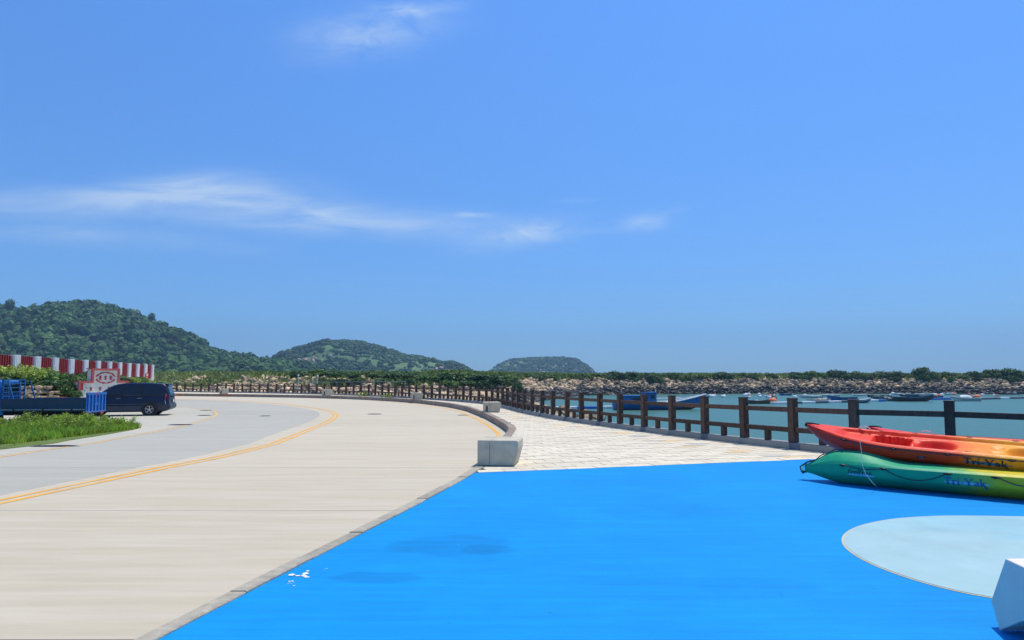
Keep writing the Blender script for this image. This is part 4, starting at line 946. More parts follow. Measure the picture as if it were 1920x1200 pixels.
# ------------------------------------------------------------------ verge with grass and weeds
VP = [(-6, 844), (60, 836.5), (130, 826), (200, 815), (250, 806), (264, 802.5)]
vf = [G(a, b, z_road) for a, b in VP]; ymax = vf[-1].y
vx = lambda y: interp(y, [p.y for p in vf], [p.x for p in vf])
vpoly = [(p.x, p.y) for p in vf] + [(vf[-1].x - .5, ymax + .15), (vf[-1].x - 2.4, ymax + .1), (-40, ymax - .1), (-40, vf[0].y - 6), (vf[0].x - 1.0, vf[0].y - 4)]
tag(flat_poly('verge', vpoly, lambda y: z_road(y) + .018, 'verge_soil', [14, 20, 24, 28], thick=.14), kind='structure')
def inside(px, py, poly):
    c = np.zeros(len(px), bool); n = len(poly)
    for i in range(n):
        x1, y1 = poly[i]; x2, y2 = poly[(i + 1) % n]; t = ((y1 > py) != (y2 > py)) & (px < (x2 - x1) * (py - y1) / (y2 - y1 + 1e-12) + x1); c ^= t
    return c
def blades(N, poly, hfun, name, mt, wid=.012, seed=3, zf=lambda y: z_road(y) + .018, bbox=None):
    r = np.random.default_rng(seed); P = np.array(poly); x0, y0 = P.min(0); x1, y1 = P.max(0)
    if bbox: x0, x1, y0, y1 = bbox
    x = r.uniform(x0, x1, N); y = r.uniform(y0, y1, N); k = inside(x, y, poly); x, y = x[k], y[k]; n = len(x)
    h = hfun(x, y, r) * (.5 + .8 * r.random(n)); z = np.array([zf(v) for v in y]) - .01; a = r.random(n) * 6.283; w = wid * (.6 + .8 * r.random(n)); ln = h * (.15 + .55 * r.random(n)); b = r.random(n) * 6.283
    dx, dy = np.cos(a) * w, np.sin(a) * w; lx, ly = np.cos(b) * ln, np.sin(b) * ln
    V = np.stack([np.stack([x - dx, y - dy, z], 1), np.stack([x + dx, y + dy, z], 1), np.stack([x + dx * .7 + lx * .35, y + dy * .7 + ly * .35, z + h * .6], 1), np.stack([x + lx, y + ly, z + h], 1)], 1).reshape(-1, 3)
    return np_mesh(name, V, np.arange(4 * n).reshape(-1, 4), mt), (x, y, h)
def hv(x, y, r):
    t = np.clip((y - vf[0].y) / (ymax - vf[0].y), 0, 1); edge = np.array([vx(v) for v in y]) - x
    return (.13 + .08 * np.clip(edge / 2.5, 0, 1) + .07 * t) * (.75 + .5 * r.random(len(x)))
me, _ = blades(95000, vpoly, hv, 'verge_grass', 'grass', bbox=(-24, vf[-1].x + .3, vf[0].y - 1.5, ymax + .3))
tag(obj('verge_grass', me), 'bright green grass growing over the roadside verge', 'grass', kind='stuff')
# leafy weeds along the verge: one clump each
WV = []
for s in range(4):
    r_ = np.random.default_rng(80 + s); lum = [(r_.normal() * .14, r_.normal() * .14, .12 + .30 * r_.random(), .13, .13, .12) for _ in range(9)]
    V, Fq = leaf_cloud(260, lum, .035, 90 + s); V2, F2 = leaf_cloud(10, [(l[0], l[1], l[2] + .12, .1, .1, .06) for l in lum[:4]], .02, 95 + s)
    WV.append((np_mesh('leaves', V, Fq, 'leaf_lime' if s % 2 else 'grass'), np_mesh('blossom', V2, F2, 'flower' if s % 2 else 'flower_w'), stems_mesh('stem', .4, 6, 70 + s, .007, .22)))
wr = random.Random(5); nw = 0
for k in range(210):
    yy = wr.uniform(vf[0].y + .2, ymax - .05); back = wr.random() < .62
    if back: yy = ymax - abs(wr.gauss(0, 1.3))
    if yy < vf[0].y: continue
    xx = vx(yy) - .35 - abs(wr.gauss(0, 3.2))
    if xx < -22.5: continue
    lv, bl, st = WV[k % 4]; e = empty('weed', (xx, yy, z_road(yy) + .04), wr.random() * 6.28, 'leafy weed with tiny blossoms growing in the grass of the roadside verge', 'weed', 'weeds on the roadside verge')
    q = wr.uniform(.5, 1.05) * (1.15 if back else .55) * (1 if vx(yy) - xx > 1.5 else .75); e.scale = (q, q, q * wr.uniform(.85, 1.15)); obj('leaves', lv, e); obj('stem', st, e)
    if wr.random() < .35: obj('blossom', bl, e)
# two weeds rooted at the kerb
for px, py, q, lb in ((683, 748.5, 1.7, 'bushy green weed rooted at the foot of the kerb, larger of two'), (727, 751.5, 1.5, 'low green weed rooted at the foot of the kerb, flatter of two')):
    p = G(px, py, z_road); lv, bl, st = WV[1]; e = empty('kerb_weed', (p.x, p.y - .2, p.z), .4, lb, 'weed'); e.scale = (q * 1.35, q, q * .9); obj('leaves', lv, e); obj('stem', st, e)

# ------------------------------------------------------------------ bank, rubble wall, hedge on the left
bank = MB(); bx = [(-70, 41.5), (-33, 40.6), (-29.8, 40.4), (-28.4, 42.2), (-29.2, 45.5), (-33, 52), (-38, 64), (-43, 78), (-48, 90)]
A_ = resample(bx, 40); NB = 9; vs = []
for i, p in enumerate(A_):
    a, c = Vector(A_[max(i - 1, 0)]), Vector(A_[min(i + 1, 39)]); d = (c - a).normalized(); nrm = Vector((-d.y, d.x))
    for k in range(NB):
        t = k / (NB - 1) * 9; q = Vector(p) + nrm * (t * -1 if nrm.x > 0 else t); z = -.5 + 1.75 * min(1, t / 3.0) ** .7 + .08 * math.sin(i * 1.3 + k)
        vs.append((q.x, q.y, z))
bank.add(vs, [(i * NB + k, i * NB + k + 1, (i + 1) * NB + k + 1, (i + 1) * NB + k) for i in range(39) for k in range(NB - 1)]); tag(bank.build('earth_bank', 'olive_soil', smooth=180), kind='structure')
def rock_mesh(seed, n=13):
    r = random.Random(seed); bm = bmesh.new()
    for _ in range(n):
        v = Vector((r.gauss(0, 1), r.gauss(0, 1), r.gauss(0, 1))).normalized() * r.uniform(.8, 1.05); m_ = max(abs(v.x), abs(v.y), abs(v.z)); v = v.lerp(v / m_ * .85, .55); bm.verts.new(v * .5)
    bmesh.ops.convex_hull(bm, input=bm.verts)
    for v in [v for v in bm.verts if not v.link_faces]: bm.verts.remove(v)
    bmesh.ops.recalc_face_normals(bm, faces=bm.faces); bmesh.ops.triangulate(bm, faces=bm.faces)
    me = bpy.data.meshes.new('rock'); bm.to_mesh(me); bm.free(); me.materials.append(M['rock']); return me
ROCKS = [rock_mesh(s, 12 + s % 4) for s in range(10)]
ROCKNP = []
for me in ROCKS:
    v = np.zeros(len(me.vertices) * 3, np.float32); me.vertices.foreach_get('co', v); f = np.zeros(len(me.polygons) * 3, np.int32); me.loops.foreach_get('vertex_index', f); ROCKNP.append((v.reshape(-1, 3), f.reshape(-1, 3)))
rw = empty('rubble_wall', (0, 0, 0), 0, 'rough wall of tan rubble stones below the hedge behind the truck', 'wall')
r_ = random.Random(12); rubble = resample([(-37, 40.7), (-33, 40.35), (-29.8, 40.1), (-27.2, 40.7)], 84)
for row in range(6):
    for j, p in enumerate(rubble):
        if (j + row) % 2 and row < 5: continue
        if row == 5 and r_.random() < .4: continue
        o = obj('stone', ROCKS[r_.randrange(10)], rw, (p[0] + r_.uniform(-.08, .08), p[1] - .9 + row * .10 + r_.uniform(-.05, .05), -.32 + row * .27 + r_.uniform(-.04, .04)), (r_.uniform(-.4, .4), r_.uniform(-.4, .4), r_.random() * 6.28)); s = r_.uniform(.30, .50); o.scale = (s * 1.1, s, s * .75)
# hedge shrubs: px, top y, depth, half-width, kind
HG = [(8, 690, 42.3, 1.5, 'lime'), (-30, 686, 43, 1.7, 'lime'), (45, 693, 42.6, 1.5, 'lime'), (30, 700, 41.6, 1.2, 'mid'), (78, 697, 42.4, 1.3, 'lime'), (70, 708, 41.4, 1.1, 'mid'), (108, 699, 42.8, 1.3, 'mid'), (102, 712, 41.5, 1.1, 'dark'), (132, 704, 42.9, 1.0, 'mid'), (128, 716, 41.7, .9, 'dark'), (146, 705, 45.5, 1.0, 'mid'), (90, 696, 45, 1.4, 'lime'), (55, 690, 45, 1.5, 'lime'), (15, 684, 45.4, 1.7, 'lime'),
      (118, 724, 41.1, .6, 'mid'), (48, 722, 40.9, .7, 'mid'), (12, 718, 41.0, .9, 'dark'), (84, 727, 40.9, .55, 'lime'), (155, 700, 49, 1.2, 'dark'), (178, 697, 52, 1.2, 'mid'),
      (122, 717, 42.0, .7, 'mid'), (135, 723, 41.6, .7, 'dark'), (144, 713, 42.2, .8, 'mid'), (110, 722, 41.2, .6, 'mid'), (150, 724, 42.6, .8, 'dark'), (140, 733, 40.9, .45, 'mid'),
      (232, 706, 58, 1.3, 'lime'), (246, 707, 62, 1.3, 'mid'), (258, 709, 66, 1.3, 'lime'), (270, 712, 66, 1.2, 'lime'), (282, 714, 68, 1.2, 'mid'), (292, 716, 70, 1.0, 'lime'), (224, 704, 56, 1.2, 'mid')]
for k, (px, ty, Y, hw, kd) in enumerate(HG):
    top = at_y(px, ty, Y); Y += .9; top = at_y(px, ty, Y); zb = (.9 if px < 108 else .35) if Y < 47.5 else min(.95, top.z - .7)
    lb = {'lime': 'yellow green shrub in the hedge on the bank under the striped wall', 'mid': 'mid green shrub in the hedge on the bank under the striped wall', 'dark': 'dark green shrub low in the hedge behind the blue truck'}[kd]
    shrub((kd, k % 4), (top.x, Y, zb), hw, max(.45, top.z - zb) / 1.05, lb, {'lime': 'yellow green hedge shrubs', 'mid': 'mid green hedge shrubs', 'dark': 'dark hedge shrubs'}[kd])

# ------------------------------------------------------------------ red and white striped wall
WA, WB = Vector((-34.2, 44.5)), Vector((-45.7, 85)); wd = (WB - WA); WLEN = wd.length; wd.normalize(); wn = Vector((wd.y, -wd.x)); wr_ = math.atan2(wd.y, wd.x)
if wn.x < 0: wn = -wn
ZW0, ZW1 = 1.0, 3.16
wall = empty('striped_wall', (WA.x, WA.y, 0), wr_, 'long wall of alternating red and white ribbed panels above the hedge', 'wall')
# local: x along the wall, -y towards the road
def white_panel(x0, w):
    b = MB(); b.box((x0 + w / 2, -.08, (ZW0 - 1.0 + ZW1) / 2), (w, .38, ZW1 - ZW0 + 1.0)); o = b.build('white_panel', 'wall_white', wall, bevel=.015)
    for k in range(4): r = MB(); r.box((x0 + w * (.14 + .24 * k), -.29, (ZW0 + ZW1) / 2 + .02), (w * .12, .08, ZW1 - ZW0 + .04)); r.build('rib', 'wall_white', o)
def red_panel(x0, w):
    b = MB(); b.box((x0 + w / 2, 0, (ZW0 + .45 + ZW1) / 2), (w, .20, ZW1 - ZW0 - .45 - .03)); o = b.build('red_panel', 'wall_red', wall)
    for k in range(7): r = MB(); r.box((x0 + w * (.07 + .143 * k), -.13, (ZW0 + .45 + ZW1) / 2), (w * .07, .07, ZW1 - ZW0 - .5)); r.build('rib', 'wall_red', o)
    b = MB(); b.box((x0 + w / 2, -.02, (ZW0 - 1.0 + ZW0 + .44) / 2), (w, .26, 1.44)); b.build('base_panel', 'wall_white', wall)
PER = .0845 * WLEN; X0 = .036 * WLEN
for k in range(-3, 11):
    white_panel(X0 + k * PER, PER * .29); red_panel(X0 + k * PER + PER * .29 + .004, PER * .71 - .008)
white_panel(X0 + 11 * PER, PER * .22)
M['notice_red'] = mat('notice_red', (.70, .06, .04), .5)
sb = at_y(275, 706, 80); bo = empty('notice_board', (sb.x + .9, sb.y - 1.6, 0), wr_, 'small red notice board with white lettering on the end of the striped wall', 'sign')
b = MB(); b.box((0, 0, sb.z), (1.05, .05, .82)); b.build('board', 'notice_red', bo)
for i, (dx, dz, w, h) in enumerate(((-.28, .18, .16, .2), (-.02, .18, .18, .2), (.26, .18, .16, .2), (0, -.16, .7, .06))): t = MB(); t.box((dx, -.03, sb.z + dz), (w, .012, h)); t.build('lettering', 'wall_white', bo)
ps = MB(); ps.bar((-.4, .06, .6), (-.4, .06, sb.z + .3), .05, .05); ps.build('post', 'iron', bo); ps = MB(); ps.bar((.4, .06, .6), (.4, .06, sb.z + .3), .05, .05); ps.build('post', 'iron', bo)

# ------------------------------------------------------------------ stepped sign wall
SY = 43.0; nl = Vector((.90, -.436)); tl = Vector((.436, .90))   # tl: left to right along the face
pL = at_y(149, 716, SY - .7); sgn = empty('sign_wall', (pL.x, pL.y, z_road(SY)), math.atan2(tl.y, tl.x), 'cream stepped sign wall with pink red trim and a red emblem behind the van', 'sign')
# local x along the face to the right, -y out of the face
gz = z_road(SY); H1, H2, H3 = 2.15 - gz, 1.34 - gz, .45 - gz
pr = at_y(237.5, 716, SY + 2.2); SW = ((Vector((pr.x, pr.y)) - Vector((pL.x, pL.y))).dot(tl)); xa, xb = SW * .255, SW * .80; T = .55
o_ = [(0, 0), (SW, 0), (SW, H2), (xb, H2), (xb, H1), (xa, H1), (xa, H2), (0, H2)]
b = MB(); b.prism(o_, 'y', .03, T); b.build('wall_body', 'sign_cream', sgn)
def trim(x0, z0, x1, z1): b = MB(); b.bar((x0, .0, z0), (x1, .0, z1), .12, .13); b.build('trim', 'sign_red', sgn)
for q in ((xa - .06, H1, xb + .06, H1), (xa, H2 + .06, xa, H1 - .066), (xb, H2 + .06, xb, H1 - .066), (-.06, H2, xa + .064, H2), (xb - .064, H2, SW + .06, H2), (0, 0, 0, H2 - .066), (SW, 0, SW, H2 - .066)): trim(*q)
for x0, z0, x1, z1 in ((xa - .06, H1 + .002, xb + .06, H1 + .002), (-.06, H2 + .002, xa - .066, H2 + .002), (xb + .066, H2 + .002, SW + .06, H2 + .002)): b = MB(); b.box(((x0 + x1) / 2, T / 2 + .06, z0 + .035), (x1 - x0, T - .0, .06)); b.build('coping', 'sign_red', sgn)
b = MB(); b.box((.14, -.02, H2 - .30), (.16, .06, .44), 0); b.build('corner_mark', 'sign_text', sgn)
ec = ((xa + xb) / 2, 1.60 - gz); ea, eb = (xb - xa) * .36, .34
for k in range(30):
    a0, a1 = 2 * math.pi * k / 30, 2 * math.pi * (k + .82) / 30
    if k in (14, 15, 29, 0): continue
    w = .05 + .03 * (k % 3 == 0); b = MB(); b.bar((ec[0] + ea * math.cos(a0), .0, ec[1] + eb * math.sin(a0)), (ec[0] + ea * math.cos(a1) * (1.04 if k % 2 else .98), .0, ec[1] + eb * math.sin(a1) * (1.05 if k % 2 else .97)), .06, w); b.build('wreath_leaf', 'sign_text', sgn)
def glyph(cx, cz, s, seed):
    r = random.Random(seed); b = MB(); b.bar((cx, .005, cz - s * .5), (cx, .005, cz + s * .5), .05, s * .16)
    for k in range(3): z = cz + s * (-.36 + .36 * k); w = s * r.uniform(.22, .42); b.bar((cx - w, .004 - .002 * k, z), (cx + w, .004 - .002 * k, z), .05, s * .13)
    o = b.build('character', 'sign_text', sgn); o['kind'] = 'stuff'
for k in range(3): glyph(ec[0] + (k - 1) * ea * .56, ec[1], .27, 3 + k)
for k in range(4): glyph(SW * (.24 + .185 * k), .89 - gz, .22, 13 + k)
b = MB(); b.box((-.75, .25, (H3 - .1) / 2), (1.45, .6, H3 - .1)); b.build('low_wall', 'sign_cream', sgn); b = MB(); b.box((-.75, .25, H3 - .055), (1.48, .66, .08)); b.build('low_wall_cap', 'sign_red', sgn)

# ------------------------------------------------------------------ rubble shores and breakwater
def catmull(pts, step=2.0):
    P = [Vector(p) for p in pts]; P = [P[0] * 2 - P[1]] + P + [P[-1] * 2 - P[-2]]; out = []
    for i in range(1, len(P) - 2):
        n = max(2, int((P[i + 1] - P[i]).length / step))
        for k in range(n):
            t = k / n; a, b, c, d = P[i - 1], P[i], P[i + 1], P[i + 2]; out.append(.5 * ((2 * b) + (c - a) * t + (2 * a - 5 * b + 4 * c - d) * t * t + (-a + 3 * b - 3 * c + d) * t ** 3))
    return out + [P[-2]]
def mound(name, toe, prof, kfun=lambda s: 1.0, mt=('soil',)):
    """prof: (distance back from toe, height, material index); returns surface function."""
    C = catmull(toe); n = len(C); vs = []; mi = []; m_ = len(prof)
    nr = []
    for i in range(n): d = (C[min(i + 1, n - 1)] - C[max(i - 1, 0)]).normalized(); nr.append(Vector((-d.y, d.x)))
    for i in range(n):
        for (d, z, q) in prof:
            p = C[i] + nr[i] * d; vs.append((p.x, p.y, z * 1.0 if z < -1 else z * kfun(i / n) + .25 * noise.noise((p.x * .2, p.y * .2, 0)))); mi.append(q)
    b = MB()
    for i in range(n - 1):
        for k in range(m_ - 1): b.add([], [])
    b.v = vs
    for i in range(n - 1):
        for k in range(m_ - 1): b.f.append((i * m_ + k, i * m_ + k + 1, (i + 1) * m_ + k + 1, (i + 1) * m_ + k)); b.m.append(prof[k][2])
    o = tag(b.build(name, list(mt), None, smooth=180), kind='structure')
    def surf(s, d):
        x = s * (n - 1); i = min(int(x), n - 2); f = x - i; p = C[i].lerp(C[i + 1], f) + nr[i].lerp(nr[i + 1], f).normalized() * d
        z = interp(d, [q[0] for q in prof], [q[1] for q in prof]); z = z if z < -1 else z * kfun(s) + .25 * noise.noise((p.x * .2, p.y * .2, 0)); return Vector((p.x, p.y, z))
    return o, surf, n
PROF = [(-4, -6, 0), (0, -2.9, 0), (6.2, .75, 0), (8.2, 1.45, 1), (10, 1.9, 1), (18, 2.0, 1), (24, .5, 1), (34, -6, 1)]
BW, bsurf, bn = mound('breakwater', [(-14, 100), (-4, 101), (1.5, 106), (7, 122), (17, 151), (40, 163), (72, 168), (120, 164), (200, 157), (320, 148)], PROF, mt=('rock_gap_shade', 'grass_far'))
M['grass_bare'] = mat('grass_bare', (.13, .16, .05), .9, .3, .5, col2=(.16, .13, .08))
RBK, rsurf, rn = mound('rubble_bank', [(-170, 112), (-120, 106), (-70, 101), (-40, 99), (-15, 100), (-4, 103)], [(-3, -1.2, 0), (0, -.75, 0), (5.5, 1.15, 0), (8, 1.8, 1), (14, 2.05, 1), (90, 2.1, 1)], mt=('grass_bare', 'grass_far'))
SHO, ssurf, sn = mound('rocky_shore', [(1.0, 30), (1.2, 40), (1.8, 60), (1.4, 80), (1.2, 99)], [(-3, -5, 0), (0, -2.8, 0), (4, -.9, 0), (8, -.75, 0), (26, -.74, 0)], mt=('rock_gap_shade',))
allr = []
def scatter(owner, surf, n, s0, s1, d0, d1, smin, smax, seed):
    r = random.Random(seed)
    for _ in range(n):
        s, d = r.uniform(s0, s1), d0 + (d1 - d0) * r.random(); p = surf(s, d)
        if owner is RBK and noise.noise((p.x * .16, p.y * .3, 2.0)) < -.06 and d > 2.0: continue
        q = smin + (smax - smin) * r.random() ** 1.8
        allr.append((q * F / max(p.y, 1) if -.9 < p.x / max(p.y, 1) < .9 else 0, owner, p + Vector((0, 0, q * .12)), q, (r.uniform(-.6, .6), r.uniform(-.6, .6), r.random() * 6.28), r.randrange(10), (r.uniform(1.0, 1.6), r.uniform(.7, 1.05), r.uniform(.36, .68))))
scatter(BW, bsurf, 13500, .0, 1, -.3, 6.9, .45, 1.45, 1); scatter(RBK, rsurf, 5200, .25, 1, 0, 6.6, .45, 1.25, 2); scatter(SHO, ssurf, 900, .0, 1, -.3, 6, .5, 1.5, 3); scatter(SHO, ssurf, 700, .25, 1, 6, 24, .4, 1.3, 4)
# rocks lying close behind the far fence
for i in range(iw - 26, iw + 1):
    r = random.Random(i)
    for k in range(4): p = FP[i] + fence_n(i) * r.uniform(.9, 4.5); q = r.uniform(.5, 1.2); allr.append((q * F / p.y, SHO, Vector((p.x + r.uniform(-.7, .7), p.y, -.62 + r.uniform(0, .25))), q, (r.uniform(-.5, .5), r.uniform(-.5, .5), r.random() * 6), r.randrange(10), (1.2, 1, .7)))
allr = [a for a in allr if a[1] is not SHO or fence_side(Vector((a[2].x, a[2].y))) < -.75]
allr.sort(key=lambda a: -a[0]); rest_ = {}
wet_me = []
for me in ROCKS: c = me.copy(); c.materials[0] = M['rock_wet']; wet_me.append(c)
for i, (_, own, p, q, rot, k, sc) in enumerate(allr):
    wet = p.z < -1.0 + .25 * math.sin(p.x * .9) and own is not RBK
    if i < 300: o = obj('rock', (wet_me if wet else ROCKS)[k], own, p, rot); o.scale = (q * sc[0], q * sc[1], q * sc[2])
    else: rest_.setdefault((own.name, wet), []).append((p, q, rot, k, sc))
from mathutils import Euler
for (on, wet), lst in rest_.items():
    Vs, Fs, nb = [], [], 0
    for p, q, rot, k, sc in lst:
        v, f = ROCKNP[k]; m3 = np.array(Euler(rot).to_matrix()); Vs.append((v * np.array(sc) * q) @ m3.T + np.array(p)); Fs.append(f + nb); nb += len(v)
    o = obj('rocks', np_mesh('rocks', np.concatenate(Vs), np.concatenate(Fs), 'rock_wet' if wet else 'rock'), bpy.data.objects[on]); o['kind'] = 'stuff'
# grass on top of both
def far_grass(surf, s0, s1, d0, d1, N, h0, seed):
    r = np.random.default_rng(seed); n = N; s = r.uniform(s0, s1, n); d = r.uniform(d0, d1, n); P = np.array([surf(a, b) for a, b in zip(s, d)]); h = h0 * (.5 + .9 * r.random(n)); a = r.random(n) * 6.283; w = h * .35
    dx = np.stack([np.cos(a) * w, np.sin(a) * w, np.zeros(n)], 1); ln = np.stack([r.normal(size=n) * h * .3, r.normal(size=n) * h * .3, h], 1)
    return np.stack([P - dx, P + dx, P + dx * .5 + ln * .8, P - dx * .4 + ln], 1).reshape(-1, 3)
V = np.concatenate([far_grass(rsurf, .2, 1, 2.5, 20, 18000, .5, 5), far_grass(bsurf, 0, 1, 6.3, 17, 26000, .7, 6)])
tag(obj('bank_grass', np_mesh('bank_grass', V, np.arange(len(V)).reshape(-1, 4), 'grass_far')), 'olive green grass along the tops of the breakwater and rubble bank', 'grass', kind='stuff')
# shrubs on the breakwater: px, top y, depth offset from the toe, half-width, kind
BS = [(1002, 704, 7, 3.0, 'dark'), (1030, 706, 8, 2.4, 'mid'), (970, 706, 8, 2.6, 'dark'), (1065, 703, 8, 2.8, 'mid'), (1090, 706, 8, 2.2, 'dark'), (1120, 702, 8, 2.4, 'mid'), (1150, 697, 8, 2.6, 'dark'), (1180, 698, 8, 2.4, 'dark'), (1210, 700, 8, 2.6, 'mid'), (1235, 701, 8, 2.2, 'dark'), (1262, 700, 8, 2.4, 'dark'), (1300, 703, 8, 2.2, 'mid'), (1345, 698, 8, 3.0, 'dark'), (1368, 700, 8, 2.3, 'dark'), (1330, 704, 7, 2.0, 'mid'), (1410, 704, 8, 2.0, 'mid'), (1445, 701, 8, 2.0, 'dark'),
      (1490, 698, 8, 2.2, 'dark'), (1525, 697, 8, 2.4, 'mid'), (1566, 695, 8, 2.5, 'dark'), (1600, 697, 8, 2.2, 'mid'), (1620, 702, 7, 1.8, 'dark'), (1652, 697, 8, 2.5, 'dark'), (1690, 697, 8, 2.6, 'dark'), (1722, 690, 8, 3.2, 'dark'), (1742, 698, 7, 2.2, 'mid'), (1774, 698, 8, 2.4, 'dark'), (1800, 703, 8, 1.8, 'mid'), (1828, 697, 8, 2.4, 'dark'), (1862, 694, 8, 2.6, 'mid'), (1895, 692, 8, 3.0, 'dark'), (1925, 696, 8, 2.6, 'dark'), (1545, 701, 9, 2.0, 'mid'), (1755, 702, 8, 2.0, 'mid'), (1845, 700, 9, 2.0, 'dark'), (1280, 704, 8, 1.8, 'dark'), (1390, 703, 9, 1.8, 'dark')]
BSL = {'dark': 'dark green shrub growing on top of the rocky breakwater across the water', 'mid': 'olive green shrub growing on top of the rocky breakwater across the water'}
def on_surf(surf, px, d, n=200, lo=0.0, hi=1.0):
    best = None
    for i in range(n + 1):
        s = lo + (hi - lo) * i / n; p = surf(s, d); u = (p.x / p.y) * F / CP + 960
        if best is None or abs(u - px) < best[0]: best = (abs(u - px), p)
    return best[1]
bq = random.Random(4); BS += [(bq.uniform(985, 1930), bq.uniform(700, 707), bq.uniform(5.5, 8.5), bq.uniform(1.3, 2.2), bq.choice(('dark', 'mid', 'mid'))) for _ in range(46)]
for k, (px, ty, d, hw, kd) in enumerate(BS):
    p = on_surf(bsurf, px, d + .5, lo=.05); top = at_y(px, ty, p.y).z; h = max(1.2, top - p.z + .4)
    big = (px == 1722); shrub((kd, k % 4), (p.x, p.y, p.z - .35), hw, h, 'large round dark shrub standing tallest on the rocky breakwater' if big else BSL[kd], None if big else ('dark shrubs on the breakwater' if kd == 'dark' else 'olive shrubs on the breakwater'))
LS = [(560, 704, 8, 2.2), (600, 703, 9, 2.6), (630, 706, 8, 2.0), (668, 707, 7, 2.2), (700, 706, 8, 2.4), (735, 707, 7, 2.4), (770, 706, 8, 2.5), (800, 707, 6, 2.4), (826, 704, 7, 2.6), (850, 699, 6, 3.0), (872, 698, 6, 3.2), (895, 702, 5, 3.0), (920, 703, 6, 3.0), (945, 705, 6, 2.6), (885, 711, 3, 2.4), (910, 713, 3, 2.2), (845, 712, 3, 2.0), (760, 714, 4, 1.8), (715, 716, 4, 1.6), (680, 718, 4, 1.5), (645, 716, 4, 1.6), (960, 712, 4, 2.0)]
for k, (px, ty, d, hw) in enumerate(LS):
    p = on_surf(rsurf, px, d, lo=.2) if px < 905 else on_surf(bsurf, px, d, hi=.3); top = at_y(px, ty, p.y).z; h = max(1.1, top - p.z + .3); kd = 'dark' if k % 3 != 1 else 'mid'
    shrub((kd, k % 4), (p.x, p.y, p.z - .3), hw, h, 'dark green shrub on the rubble bank behind the distant fence' if kd == 'dark' else 'olive green shrub on the rubble bank behind the distant fence', 'dark shrubs on the rubble bank' if kd == 'dark' else 'olive shrubs on the rubble bank')
# thin railing with lamp poles in front of the bank
rl = empty('pipe_railing', (0, 0, 0), 0, 'thin pale pipe railing running along the foot of the rubble bank', 'railing')
ra, rb_ = at_y(555, 717, 97), at_y(760, 715.5, 97)
tb = MB(); tb.tube([ra, rb_], .03, 6); tb.build('rail', 'alloy_dull', rl)
for k in range(9): p = ra.lerp(rb_, k / 8); b = MB(); b.tube([(p.x, p.y, -.8), (p.x, p.y, p.z)], .03, 6); b.build('post', 'alloy_dull', rl)
for px, ty, h_, lb in ((559.5, 706, 1, 'tall thin pale pole with a small lamp by the pipe railing'), (587, 712, 0, 'plain short pale pole by the pipe railing'), (595.5, 707, 1, 'slim pale pole with a round white lamp by the pipe railing')):
    p = at_y(px, ty, 96); e = empty('pole', (p.x, p.y, -.8), 0, lb, 'pole'); b = MB(); b.tube([(0, 0, 0), (0, 0, p.z + .8)], .06, 8); b.build('shaft', 'sign_cream', e)
    b = MB(); b.tube([(0, 0, p.z + .8), (0, 0, p.z + .95), (0, 0, p.z + 1.1)], [.05, .15, .06] if h_ else [.06, .07, .05], 8); b.build('lamp_head' if h_ else 'cap', 'wall_white', e)

# ------------------------------------------------------------------ boats, pontoon, buoys
def hull_mesh(L_, W, H, sheer, name='hull', flare=.8, rake=.12, bow_up=.6):
    """open boat hull along +x (bow), keel at z=0"""
    st = 22; rings = []; rin = []
    for i in range(st + 1):
        t = i / st; x = L_ * (t - .5); w = W / 2 * (min(1, .80 + .5 * t) if t < .4 else max(.015, (1 - ((t - .4) / .6) ** 2.3))) ; g = H + sheer * max(0, (t - .45) / .55) ** 2 * bow_up + sheer * .15 * (1 - t) ** 2; k = .9 * H * max(0, (t - .72) / .28) ** 2
        xs = x + rake * L_ * max(0, (t - .7) / .3) ** 2 * .6
        r = []
        for a in np.linspace(-1, 1, 13): z = k + (g - k) * abs(a) ** 1.5; y = w * (math.copysign(abs(a) ** (flare), a)); r.append((xs + .25 * (z - H) * max(0, (t - .6)) , y, z))
        rings.append(r); rin.append([(p[0], p[1] * .88, max(p[2] - .0, k + (g - k) * .30)) for p in r])
    return rings, rin
